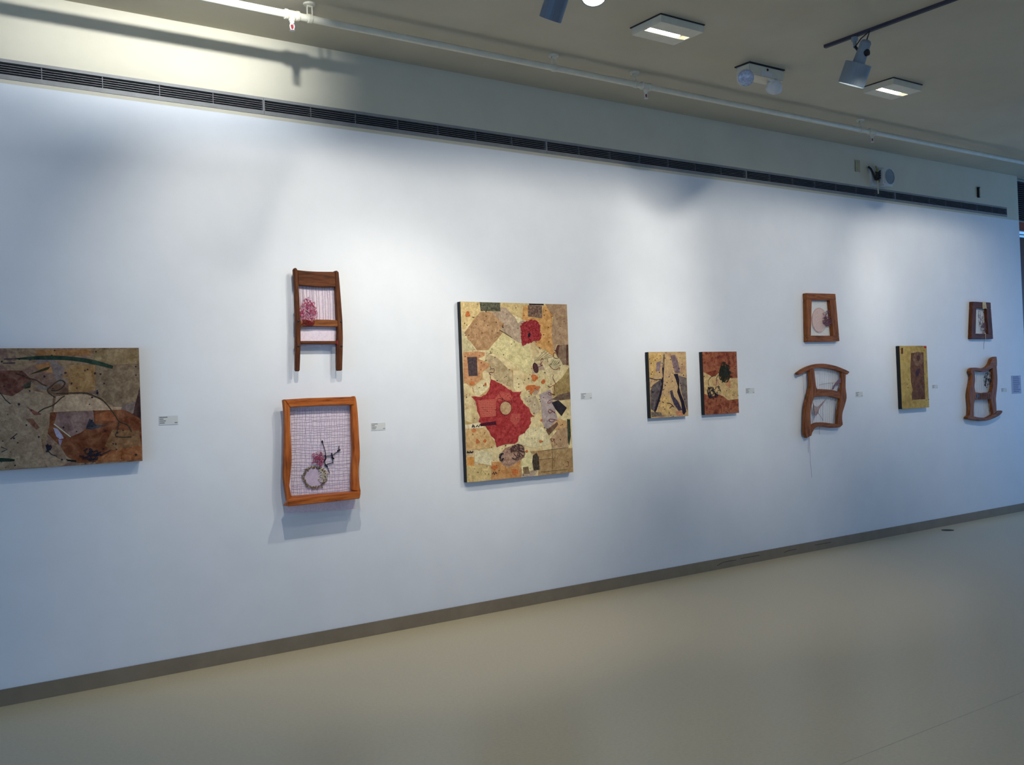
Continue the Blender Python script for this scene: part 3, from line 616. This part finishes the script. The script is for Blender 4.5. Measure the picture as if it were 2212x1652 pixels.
# ---- long brown painting
l4 = zm(0, 720, 4.86)
br = Panel('landscape_painting', [(-160, 753), (299, 751), (308.5, 992), (-150, 1030)], .060, [c(82, 54, 42), c(124, 98, 76), c(152, 128, 98), c(120, 90, 82), c(146, 112, 78)],
           'wide brown and ochre collage painting with a green leaf stroke', base_scale=11, base_name='brown ochre ground', sides=mat('brown canvas edge', c(96, 70, 50), 20, .7), left=.25)
br.scraps(46, [(140, 116, 90), (126, 98, 82), (152, 130, 106), (112, 84, 66), (146, 112, 78), (120, 104, 98)], 15, .03, .10)
for pts, col, kw in [
    ([(-600, 700), (120, 560), (560, 640), (540, 820), (430, 1100), (480, 1400), (-600, 1500)], (150, 128, 104), {}),
    ([(-500, 380), (230, 390), (330, 480), (240, 590), (130, 660), (-400, 560)], (104, 66, 54), dict(d=26)),
    ([(1005, 345), (1458, 330), (1475, 700), (1240, 770), (1140, 740), (1010, 600)], (126, 106, 84), {}),
    ([(980, 170), (1452, 160), (1458, 320), (1000, 335)], (138, 116, 84), {}),
    ([(720, 330), (1000, 330), (1000, 600), (720, 640)], (146, 112, 72), dict(d=24)),
    ([(370, 175), (960, 165), (950, 230), (400, 235)], (150, 106, 66), dict(d=24)),
    ([(360, 330), (520, 300), (560, 420), (430, 400)], (156, 110, 70), {}),
    ([(525, 830), (1130, 800), (1300, 800), (1484, 880), (1500, 1320), (820, 1360), (700, 1290), (640, 1190), (500, 1050), (520, 950)], (112, 66, 42), dict(d=30, scale=16)),
    ([(590, 660), (750, 640), (900, 640), (1040, 690), (1140, 770), (1280, 770), (1270, 800), (560, 825)], (176, 150, 122), dict(d=22)),
    ([(600, 830), (980, 810), (990, 920), (850, 1040), (740, 1085), (570, 950)], (128, 102, 96), dict(d=24)),
    ([(1000, 850), (1150, 810), (1230, 890), (1220, 920), (1000, 920)], (140, 82, 52), {}),
    ([(940, 890), (1010, 960), (1130, 965), (960, 1010), (900, 1000)], (62, 62, 70), {}),
    ([(1180, 1010), (1460, 1020), (1480, 1180), (1230, 1250), (1100, 1180)], (126, 92, 62), {}),
    ([(1000, 1330), (1180, 1230), (1500, 1170), (1503, 1322), (1010, 1358)], (140, 88, 54), dict(d=30)),
    ([(560, 1150), (680, 1290), (720, 1330), (600, 1310), (520, 1210)], (134, 110, 92), {}),
    ([(1467, 560), (1484, 900), (1400, 850), (1420, 740)], (62, 42, 40), {}),
    ([(560, 990), (600, 1000), (650, 1060), (670, 1100), (630, 1110), (590, 1080)], (160, 156, 178), dict(d=10)), ([(610, 1110), (655, 1120), (630, 1195)], (140, 124, 150), dict(d=10)),
    ([(270, 900), (340, 890), (420, 990), (380, 1010)], (122, 84, 68), {}), ([(280, 770), (400, 830), (440, 850), (360, 860)], (112, 66, 56), {}),
    ([(245, 540), (330, 490), (320, 570), (260, 580)], (64, 60, 48), {})]:
    br.patch(l4, pts, col, **kw)
br.patch(l4, spline([(130, 265), (300, 245), (500, 232), (700, 240), (900, 262), (1050, 295), (1190, 340)], 4) + spline([(1180, 372), (1045, 338), (880, 302), (700, 280), (500, 276), (300, 274), (150, 270)], 4), (40, 60, 48), name='green_leaf_stroke', d=14)
br.patch(l4, [(300, 435), (390, 395), (470, 362), (530, 346), (505, 380), (420, 405)], (52, 50, 32), name='olive_leaf', d=8)
br.patch(l4, [(-100, 1300), (100, 1312), (158, 1322), (150, 1342), (-100, 1352)], (30, 46, 34), name='green_leaf_stroke', d=8)
br.patch(l4, [(690, 1320), (800, 1332), (800, 1352), (710, 1340)], (28, 28, 24), name='dark_leaf', d=6)
vine = mat('dark olive vine', [c(52, 40, 30), c(84, 70, 48)], 60, .8)
br.strokes(l4, [[(160, 420), (240, 440), (300, 470), (380, 490), (440, 530), (490, 550)], [(540, 595), (590, 600), (650, 570), (682, 520), (640, 490), (590, 510), (530, 560), (500, 590), (520, 630), (580, 670)],
                [(590, 630), (750, 625), (900, 625), (1000, 660), (1080, 700), (1150, 780), (1210, 860), (1250, 920), (1340, 960), (1380, 1030)], [(400, 830), (460, 790), (560, 750), (640, 680), (680, 655)], [(1245, 930), (1235, 1010), (1220, 1080), (1380, 1085)]], vine, .0030, 'vine_line')
br.strokes(l4, [[(10, 1190), (75, 1218), (15, 1245)], [(0, 620), (60, 700), (110, 740)], [(480, 1170), (500, 1230), (540, 1270), (600, 1290)], [(110, 1110), (180, 1050)], [(40, 270), (130, 268)], [(30, 312), (160, 308)], [(1050, 1280), (1160, 1225)]], M_navy, .0020, 'ink_line', False)
br.strokes(l4, [[(565, 950), (740, 1087)]], M_cream, .003, 'pale_thread', False)
br.part('ink_scribble', tangle(l4, 960, 1270, 120, 60, 9, br.off + .004, .0022, 31, .003), M_navy)
br.part('ink_scribble', tangle(l4, 500, 1200, 40, 40, 4, br.off + .004, .003, 32, .003), M_navy)
br.specks(110, K(tone(40, 36, 52), 'navy spatter'), 6, .002, .007)

# ---- pair of small panels
d8 = zm(1370, 730, 7.9)
p1 = Panel('small_painting', [d8(248, 240), d8(885, 232), d8(920, 1335), d8(283, 1362)], .042, [c(150, 110, 92), c(184, 150, 108), c(192, 160, 112), c(166, 130, 112)], 'small tan panel with two dark navy streaks beside a rust panel', base_scale=14, base_name='tan mauve ground')
for pts, col, kw in [
    ([(255, 250), (480, 250), (440, 480), (300, 700), (258, 690)], (192, 156, 98), dict(d=22)), ([(380, 420), (460, 380), (440, 560), (370, 570)], (128, 108, 110), {}),
    ([(500, 270), (522, 280), (515, 500), (480, 520)], (112, 96, 78), {}),
    ([(450, 700), (500, 700), (470, 950), (400, 1180), (350, 1250), (288, 1210), (278, 900), (320, 800), (420, 730)], (88, 78, 78), dict(d=26)),
    ([(475, 510), (512, 500), (500, 650), (500, 720), (490, 850), (462, 960), (430, 1080), (385, 1220), (340, 1310), (345, 1230), (400, 1050), (440, 900), (470, 780), (450, 730), (490, 660)], (34, 27, 42), dict(d=8)),
    ([(620, 300), (690, 285), (740, 380), (790, 600), (700, 600), (650, 420)], (120, 98, 100), {}),
    ([(760, 640), (892, 680), (905, 1000), (915, 1250), (880, 1160), (800, 900)], (108, 96, 90), dict(d=26)),
    ([(675, 615), (745, 610), (770, 720), (768, 850), (800, 960), (850, 1080), (888, 1250), (850, 1312), (825, 1280), (800, 1100), (735, 920), (750, 830), (710, 700)], (32, 25, 42), dict(d=8)),
    ([(610, 900), (650, 890), (680, 1000), (750, 1080), (820, 1230), (760, 1240), (680, 1130), (630, 1000)], (62, 54, 70), dict(d=26, scale=80)),
    ([(470, 980), (600, 1000), (640, 1180), (700, 1300), (420, 1310), (430, 1120)], (196, 160, 104), {}), ([(720, 1250), (820, 1250), (830, 1320), (730, 1320)], (190, 124, 90), {}),
    ([(290, 1260), (460, 1270), (480, 1330), (300, 1345)], (110, 96, 84), dict(d=34, scale=80))]:
    p1.patch(d8, pts, col, **kw)
p1.strokes(d8, [[(258, 680), (330, 700), (380, 715), (450, 700)], [(560, 1110), (620, 1120), (680, 1180)], [(600, 1200), (650, 1160)]], M_navy, .003)
p1.specks(70, K(tone(50, 38, 52), 'plum spatter'), 7, .002, .006)
p2 = Panel('small_painting', [d8(1168, 240), d8(1748, 225), d8(1785, 1270), d8(1205, 1318)], .042, [c(92, 42, 28), c(130, 66, 44), c(160, 98, 68), c(120, 56, 36)], 'small rust red panel with a cream middle and dark scribbled plants', base_scale=18, base_name='rust ground')
p2.patch(d8, [(1178, 580), (1220, 600), (1340, 660), (1440, 600), (1480, 690), (1560, 720), (1600, 685), (1765, 680), (1782, 1040), (1600, 1060), (1530, 1000), (1440, 960), (1300, 1000), (1200, 950)], (196, 164, 112), d=22)
p2.patch(d8, [(1340, 740), (1440, 700), (1460, 800), (1360, 810)], (190, 146, 104))
p2.patch(d8, [(1560, 740), (1640, 720), (1650, 860), (1570, 820)], (190, 132, 92))
p2.patch(d8, [(1230, 590), (1400, 540), (1420, 620), (1330, 665)], (126, 60, 38), d=14)
rj = random.Random(2)
p2.patch(d8, ell(1545, 575, 95, 95, 22, 0, .18, rj), (44, 48, 40), name='dark_bush', d=14)
p2.patch(d8, ell(1530, 700, 50, 45, 16, 0, .2, rj), (66, 58, 38), name='dark_bush', d=14)
p2.part('bush_strands', tangle(d8, 1530, 590, 110, 180, 14, p2.off + .004, .0022, 41, .003), mat('dark green thread', c(40, 42, 34), 60, .9))
p2.part('plant_scribble', tangle(d8, 1360, 910, 108, 135, 13, p2.off + .004, .0022, 42, .003), M_navy)
p2.strokes(d8, [[(1280, 820), (1260, 740), (1320, 660), (1400, 640)], [(1390, 820), (1410, 740), (1400, 690), (1450, 620)]], M_navy, .0022)
p2.specks(40, K(tone(60, 36, 30), 'brown spatter'), 8, .002, .005)

# ---- yellow panel
y2 = zm(1900, 620, 5.163)
yp = Panel('yellow_painting', [y2(230, 655), y2(527, 655), y2(550, 1340), y2(245, 1362)], .045, [c(150, 122, 62), c(182, 152, 84), c(190, 162, 94)], 'narrow mustard yellow panel with a ragged brown strip', base_scale=7, base_name='mustard ground')
yp.patch(y2, [(352, 735), (420, 730), (490, 728), (495, 880), (500, 1010), (510, 1250), (440, 1252), (365, 1258), (358, 1190), (372, 1150), (352, 1060), (345, 900)], (104, 68, 48), d=20, name='brown_strip', scale=20)
yp.patch(y2, ell(430, 800, 58, 80, 18), (122, 88, 66), name='round_motif'); yp.patch(y2, ell(432, 790, 20, 34, 12), (82, 54, 36), name='round_motif', d=8)
yp.patch(y2, ell(425, 950, 24, 40, 9, .4, .3, random.Random(1)), (66, 44, 52), name='dark_mark', d=8)
yp.patch(y2, [(240, 680), (262, 675), (262, 742), (242, 745)], (96, 52, 34), name='brown_scrap', d=10)
yp.patch(y2, ell(508, 670, 14, 12, 7, 0, .3, random.Random(2)), (190, 40, 30), name='red_mark', d=10)
yp.specks(26, K(tone(90, 56, 30), 'brown fleck'), 9, .002, .006)

# ------------------------------------------------------------------ wooden frames
# ---- folding chair back
c5 = zm(580, 560, 5.9)
b = P(*c5(620, 1425))
ch = Thing('folding_chair_back', (b.x, 0, b.z), 'dark brown wooden folding chair back with pink gauze hung upright on the wall', 'chair back')
F1, B1 = .075, .045
sl = [(325, 120), (345, 108), (358, 112), (372, 135), (388, 360), (405, 640), (412, 800), (412, 1110), (400, 1425), (352, 1425), (350, 1100), (352, 780), (340, 400)]
sr = [(845, 150), (868, 143), (890, 150), (898, 170), (918, 400), (945, 770), (952, 1000), (950, 1150), (942, 1417), (880, 1420), (876, 1110), (882, 870), (872, 700), (858, 360)]
ch.part('side_post', slab(c5, sl, F1, B1), W_dk_v, bevel=.004)
ch.part('side_post', slab(c5, sr, F1, B1), W_dk_v, bevel=.004)
ch.part('top_rail', slab(c5, spline([(366, 135), (480, 148), (600, 155), (720, 158), (852, 158)], 3) + spline([(866, 352), (740, 357), (620, 352), (500, 342), (384, 330)], 3), F1 - .004, B1), W_dk_h, bevel=.004)
ch.part('middle_rail', slab(c5, [(405, 775), (600, 766), (760, 768), (900, 778), (905, 862), (760, 858), (600, 855), (408, 862)], F1 - .004, B1), W_md_h, bevel=.003)
ch.part('lower_rail', slab(c5, [(404, 1040), (890, 1040), (892, 1080), (404, 1080)], F1 - .006, B1), W_dk_h, bevel=.003)
ch.part('red_binding', slab(c5, [(872, 1036), (900, 1036), (904, 1084), (872, 1084)], F1 - .001, B1 - .002), mat('crimson binding', c(150, 24, 50), 60, .8))
ch.part('gauze_panel', slab(c5, [(378, 300), (872, 320), (884, 1112), (408, 1118)], .040, .038), M_gauze)
for q_ in (P(*c5(398, 800)).x, P(*c5(895, 800)).x - .02): ch.part('wall_spacer', MB().box((q_, -.0385, P(*c5(395, 850)).z), (q_ + .02, 0, P(*c5(395, 700)).z)), W_dk_v)
rd = random.Random(21); mb = MB()
for x in (405, 435, 452, 490, 530, 558, 575, 612, 645, 690, 722, 755, 782, 820, 848): mb.tube(*line(c5, [(x - 8, 345), (x + 4, 560), (x + 8, 770)], .050, .0013, 4, 3, 2.5, rd))
ch.part('warp_threads', mb, M_thr)
for px, py in ((382, 785), (926, 795), (382, 1105), (928, 1105)): ch.part('bolt', MB().lathe(P(*c5(px, py), F1), (0, -1, 0), [(-.002, .008), (.003, .007), (.004, .003)], 10), M_dark)
ch.part('yarn_tangle', tangle(c5, 492, 660, 105, 165, 15, .058, .0019, 22, .02), M_mag)
ch.part('pink_yarn', tangle(c5, 495, 690, 120, 150, 34, .056, .0016, 23, .016), M_pink)
ch.part('yarn_on_rail', tangle(c5, 500, 800, 85, 45, 9, F1 + .001, .0022, 24, .006), M_redthr)

# ---- tray frame
t6 = zm(580, 840, 5.164)
b = P(*t6(600, 1310))
tr = Thing('tray_frame', (b.x, 0, b.z), 'orange brown wooden tray frame with wavy sides and stitched gauze', 'wooden frame')
F2, B2 = .115, .060
def prof(front, off_f, off_b, M, name, bev=.004): return tr.part(name, slab(t6, front, off_f, off_b), M, bevel=bev)
prof(spline([(172, 122), (188, 300), (188, 550), (182, 800), (180, 1000), (212, 1230), (222, 1305)], 5) + [(262, 1225)] + spline([(232, 1080), (250, 920), (258, 760), (250, 560), (243, 400), (238, 200), (215, 135)], 5), F2 - .02, B2, W_or_v, 'side_rail')
prof(spline([(940, 88), (975, 95), (998, 280), (1012, 520), (1022, 740), (1010, 900), (1018, 1060), (1032, 1150)], 5) + [(1000, 1160), (990, 1135), (950, 1135)] + spline([(935, 1120), (938, 920), (948, 700), (940, 480), (935, 300), (930, 170)], 5), F2 - .02, B2, W_or_v, 'side_rail')
prof([(178, 118), (420, 103), (640, 95), (960, 86), (962, 178), (700, 183), (420, 195), (240, 206), (215, 170)], F2 - .015, B2, W_or_h, 'top_rail')
# lower rail: sloped upper face and dark front face
def tri(x0, y0, x1, y1, off): return [P(*t6(x0, y0), off), P(*t6(x1, y1), off)]
ft = tri(222, 1238, 1030, 1150, .150); fb = tri(222, 1310, 1020, 1222, .150); bt = tri(240, 1190, 1000, 1130, B2); bb = [Vector((fb[0].x, -B2, fb[0].z)), Vector((fb[1].x, -B2, fb[1].z))]
tr.part('lower_rail', MB().prism([ft[0], fb[0], bb[0], bt[0]], [ft[1], fb[1], bb[1], bt[1]]), W_or_h, bevel=.003)
tr.part('gauze_panel', slab(t6, [(215, 150), (950, 140), (970, 1338), (190, 1385)], .052, .049), M_gauze)
lo = P(*t6(260, 1100)); hi = P(*t6(900, 300))
for q_ in (lo.x, hi.x - .03): tr.part('wall_spacer', MB().box((q_, -.0495, lo.z), (q_ + .03, 0, lo.z + .12)), W_or_v)
mb = MB(); rd = random.Random(51)
for i in range(24): mb.tube(*line(t6, [(255 + i * 28.5 + rd.uniform(-12, 12), 215), (258 + i * 28.2 + rd.uniform(-12, 12), 700), (262 + i * 28 + rd.uniform(-10, 10), 1180)], .054, .0009, 4, 8, 6, rd))
for i in range(30): mb.tube(*line(t6, [(250, 250 + i * 31 + rd.uniform(-14, 14)), (600, 244 + i * 31 + rd.uniform(-14, 14)), (940, 232 + i * 30.5 + rd.uniform(-14, 14))], .0545, .0009, 4, 8, 6, rd))
th = tr.part('thread_mesh', mb, mat('grey lilac thread', c(190, 174, 190), 60, .9))
tr.part('red_pompom', tangle(t6, 548, 785, 76, 86, 26, .058, .0016, 52, .02, loops=4), M_mag)
mb = MB(); rd = random.Random(53)
for i in range(52):
    a = 6.2832 * i / 52; rr = rd.uniform(.9, 1.12); x, y = 512 + 122 * rr * math.cos(a), 985 + 118 * rr * math.sin(a); dx, dy = rd.uniform(-16, 16), rd.uniform(-16, 16)
    mb.tube([P(*t6(x - dx, y - dy), .058), P(*t6(x, y), .063), P(*t6(x + dx, y + dy), .058)], .0032, 5)
tr.part('stitched_ring', mb, M_olive)
tr.part('cream_ring', tangle(t6, 600, 960, 60, 80, 10, .058, .0018, 54, .008), M_cream)
tr.part('mauve_disc', slab(t6, ell(515, 985, 112, 108, 24), .0565, .0535), mat('mauve gauze', [c(182, 160, 182), c(202, 184, 198)], 60, .9))
def blk(lists, r): 
    mb = MB()
    for l in lists: mb.tube([P(*t6(x, y), .060) for x, y in spline(l, 4)], r, 5)
    return mb
tr.part('navy_branches', blk([[(600, 575), (610, 620), (625, 665), (640, 745), (620, 810), (655, 860), (680, 940)], [(705, 715), (715, 770), (720, 830)], [(640, 750), (705, 745), (740, 720), (780, 690), (786, 635)], [(780, 690), (802, 680)], [(650, 840), (720, 820)]], .0024), M_navy)
tr.part('navy_knots', blk([[(598, 575), (604, 600)], [(705, 715), (716, 775)], [(770, 690), (800, 678)], [(632, 735), (640, 770), (622, 808)], [(630, 842), (658, 868)], [(705, 760), (730, 778)]], .0052), M_navy)

# ---- tapered frame with pale disc
t1 = zm(1720, 620, 11.8)
def tapered(name, label, Z, outer, inner, off, back, Mv, Mh, cloth):
    o4 = [P(*Z(*p), off) for p in outer]
    t = Thing(name, ((o4[2].x + o4[3].x) / 2, 0, (o4[2].z + o4[3].z) / 2), label, 'wooden frame')
    tl, trr, brr, bl = outer; il, ir, jr, jl = inner
    t.part('top_rail', slab(Z, [tl, trr, (trr[0] + (brr[0] - trr[0]) * .13, ir[1]), ir, il, (tl[0] + (bl[0] - tl[0]) * .13, il[1])], off, back), Mh, bevel=.003)
    t.part('bottom_rail', slab(Z, [jl, jr, (trr[0] + (brr[0] - trr[0]) * .885, jr[1]), brr, bl, (tl[0] + (bl[0] - tl[0]) * .885, jl[1])], off, back), Mh, bevel=.003)
    t.part('side_rail', slab(Z, [(tl[0] + (bl[0] - tl[0]) * .13, il[1]), il, jl, (tl[0] + (bl[0] - tl[0]) * .885, jl[1])], off, back), Mv, bevel=.003)
    t.part('side_rail', slab(Z, [ir, (trr[0] + (brr[0] - trr[0]) * .13, ir[1]), (trr[0] + (brr[0] - trr[0]) * .885, jr[1]), jr], off, back), Mv, bevel=.003)
    mx = lambda p, q, k: (p[0] + (q[0] - p[0]) * k, p[1] + (q[1] - p[1]) * k)
    t.part('cloth_panel', slab(Z, [mx(il, tl, .5), mx(ir, trr, .5), mx(jr, brr, .5), mx(jl, bl, .5)], .007, .004), cloth)
    return t
fa = tapered('tapered_frame', 'chestnut tapered wooden frame around a pale pink disc above a curved chair back', t1, [(262, 152), (1003, 172), (1108, 1378), (285, 1395)], [(400, 330), (862, 335), (945, 1238), (378, 1235)], .045, 0.0, W_md_v, W_md_h, M_cloth)
fa.part('pink_disc', slab(t1, ell(585, 830, 175, 310, 26), .012, .0075), mat('pale peach tulle', [c(200, 172, 166), c(214, 190, 182)], 60, .9))
fa.part('peach_halo', MB().tube([P(*t1(x, y), .012) for x, y in ell(585, 850, 190, 310, 26)], .002, 4), mat('peach thread', c(206, 160, 150), 60, .9))
fa.part('plum_tangle', tangle(t1, 800, 800, 150, 195, 20, .016, .0018, 61, .03), mat('plum yarn', [c(112, 64, 84), c(150, 108, 124)], 90, .9))

# ---- curved chair back
g1 = zm(1700, 610, 3.84)
b = P(*g1(180, 1290))
cb = Thing('curved_chair_back', (b.x, 0, b.z), 'chestnut chair back with curved crest rail, bowed posts and loose threads', 'chair back')
F3, B3 = .055, .020
cb.part('crest_rail', slab(g1, spline([(92, 748), (150, 710), (220, 683), (300, 673), (400, 690), (480, 720), (523, 742)], 4) + spline([(505, 762), (480, 755), (400, 725), (300, 708), (220, 715), (150, 745), (97, 768)], 4), F3 + .004, B3), W_md_h, bevel=.004)
cb.part('side_post', slab(g1, spline([(190, 722), (197, 850), (178, 940), (157, 1030), (151, 1150), (150, 1245), (165, 1290)], 4) + spline([(205, 1270), (212, 1230), (200, 1170), (200, 1060), (225, 960), (255, 900), (242, 850), (228, 715)], 4), F3, B3), W_md_v, bevel=.004)
cb.part('side_post', slab(g1, spline([(456, 745), (458, 840), (446, 905), (440, 985), (425, 1080), (420, 1178)], 4) + spline([(466, 1172), (460, 1130), (464, 1080), (482, 1020), (497, 950), (489, 870), (490, 755)], 4), F3, B3), W_md_v, bevel=.004)
cb.part('middle_rail', slab(g1, spline([(240, 884), (290, 884), (380, 892), (460, 915), (490, 925)], 3) + spline([(488, 968), (440, 965), (360, 945), (290, 945), (218, 952)], 3), F3 - .003, B3), W_md_h, bevel=.004)
cb.part('bottom_rail', slab(g1, spline([(196, 1195), (240, 1165), (300, 1160), (380, 1170), (430, 1168), (455, 1148)], 3) + spline([(466, 1178), (440, 1200), (380, 1205), (300, 1195), (245, 1200), (215, 1240), (192, 1268)], 3), F3 - .003, B3), W_md_h, bevel=.004)
q0 = P(*g1(215, 920)); q1 = P(*g1(470, 945)); [cb.part('wall_spacer', MB().box((q_.x - .015, -.022, q_.z - .02), (q_.x + .015, 0, q_.z + .02)), W_md_v) for q_ in (q0, q1)]
rd = random.Random(71); mb = MB()
for x in range(250, 450, 15): mb.tube(*line(g1, [(x, 720), (x + 3, 890)], .03, .0016, 4, 3, 1.0, rd))
for x in range(218, 430, 15): mb.tube(*line(g1, [(x, 950), (x - 4, 1170)], .03, .0016, 4, 3, 1.0, rd))
cb.part('warp_threads', mb, M_thrw)
mb = MB()
for l in ([(132, 750), (136, 860), (146, 990)], [(170, 740), (165, 880)], [(180, 1280), (178, 1410)], [(186, 1280), (192, 1450), (205, 1620)], [(268, 1195), (272, 1260)], [(270, 850), (330, 836), (400, 832)], [(395, 960), (392, 1150)], [(300, 990), (298, 1150)]): mb.tube(*line(g1, l, .022, .0015, 4, 4, 1.2, rd))
cb.part('hanging_threads', mb, M_thr)
cb.part('mauve_web', slab(g1, [(375, 888), (392, 850), (412, 822), (440, 795), (465, 775), (462, 820), (430, 840), (405, 850), (385, 888)], .040, .037), M_mauve)
cb.part('mauve_web', slab(g1, [(215, 995), (228, 1022), (252, 1034), (285, 1005), (322, 968), (292, 1012), (265, 1048), (262, 1085), (240, 1105), (225, 1090), (220, 1040)], .040, .037), mat('dusty web', [c(150, 128, 128), c(176, 158, 154)], 60, .9))
mb = MB()
for l in ([(216, 996), (225, 1060), (232, 1105), (208, 1172)], [(262, 1085), (285, 1120), (300, 1150)], [(322, 968), (270, 1040), (240, 1100)]): mb.tube(*line(g1, l, .042, .002, 4, 3, 1.5, rd))
cb.part('web_threads', mb, M_mauve)

# ---- small tapered frame near the corner
fb_ = tapered('tapered_frame', 'dark tapered wooden frame draped with cream yarn above a rocker frame', y2, [(1037, 162), (1240, 172), (1268, 578), (1022, 578)], [(1080, 236), (1192, 238), (1212, 522), (1074, 518)], .040, 0.0, W_dk_v, W_dk_h, M_cloth)
mb = MB(); rd = random.Random(81)
for i in range(7): mb.tube(*line(y2, [(1152 + i * 5, 166), (1150 + i * 6, 205), (1152 + i * 7, 240)], .043, .003, 4, 2, 1.5, rd))
fb_.part('yarn_drape', mb, M_cream)
fb_.part('yarn_end', MB().tube(*line(y2, [(1182, 515), (1180, 550), (1184, 585)], .044, .003, 4)), M_cream)
fb_.part('dangling_thread', MB().tube(*line(y2, [(1172, 578), (1164, 640), (1163, 692)], .02, .0016, 4)), M_thr)
fb_.part('plum_tangle', tangle(y2, 1150, 455, 50, 62, 12, .012, .002, 82, .016), M_mauve)
fb_.part('grey_strands', tangle(y2, 1140, 330, 40, 120, 10, .010, .0014, 83, .006), M_thr)

# ---- rocker frame
b = P(*y2(1150, 1490))
rk = Thing('rocker_frame', (b.x, 0, b.z), 'small chestnut rocking chair shaped frame with curved rocker and horned crest', 'wooden frame')
F4, B4 = .050, .012
rk.part('crest_rail', slab(y2, spline([(1014, 935), (1030, 905), (1070, 897), (1150, 905), (1200, 890), (1235, 850), (1255, 800), (1285, 778), (1308, 775)], 3) + spline([(1312, 830), (1308, 890), (1260, 905), (1220, 925), (1170, 945), (1100, 935), (1060, 940), (1022, 965)], 3), F4 + .004, B4), W_md_h, bevel=.004)
rk.part('side_post', slab(y2, spline([(1020, 950), (1030, 1000), (1022, 1060), (1004, 1150), (1000, 1230), (1010, 1330), (1004, 1440)], 3) + spline([(1055, 1438), (1056, 1300), (1074, 1240), (1072, 1175), (1062, 1110), (1068, 1030), (1060, 935)], 3), F4, B4), W_md_v, bevel=.004)
rk.part('side_post', slab(y2, spline([(1262, 895), (1266, 1000), (1262, 1100), (1246, 1170), (1242, 1250), (1256, 1330), (1268, 1425)], 3) + spline([(1308, 1395), (1304, 1300), (1300, 1240), (1310, 1150), (1317, 1050), (1314, 960), (1308, 880)], 3), F4, B4), W_md_v, bevel=.004)
rk.part('middle_rail', slab(y2, [(1066, 1172), (1140, 1181), (1248, 1170), (1246, 1250), (1140, 1254), (1070, 1252)], F4 - .003, B4), W_md_h, bevel=.003)
rk.part('rocker', slab(y2, spline([(980, 1450), (1002, 1430), (1055, 1440), (1110, 1452), (1200, 1455), (1270, 1420), (1320, 1385), (1365, 1375)], 3) + spline([(1377, 1390), (1340, 1430), (1260, 1470), (1180, 1492), (1080, 1485), (986, 1468)], 3), F4 + .006, B4), W_md_h, bevel=.004)
q0 = P(*y2(1040, 1200)); q1 = P(*y2(1275, 1200)); [rk.part('wall_spacer', MB().box((q_.x - .02, -.014, q_.z - .03), (q_.x + .02, 0, q_.z + .03)), W_md_v) for q_ in (q0, q1)]
for i in range(7): rk.part('carved_slat', slab(y2, [(1110 + i * 19, 1182), (1118 + i * 19, 1182), (1118 + i * 19, 1248), (1110 + i * 19, 1248)], F4 + .001, F4 - .005), W_dk_v)
rk.part('dark_knot', slab(y2, ell(1096, 1214, 14, 22, 12), F4, F4 - .005), M_dark)
rk.part('navy_tangle', tangle(y2, 1202, 1040, 42, 85, 9, .022, .0024, 91, .012), M_navy)
rd = random.Random(92); mb = MB()
for x in range(1078, 1260, 13): mb.tube(*line(y2, [(x, 940), (x - 4, 1175)], .018, .0022, 4, 3, 1.0, rd))
for x in range(1062, 1255, 13): mb.tube(*line(y2, [(x, 1250), (x + 2, 1445)], .018, .0022, 4, 3, 1.0, rd))
rk.part('warp_threads', mb, M_thrw)
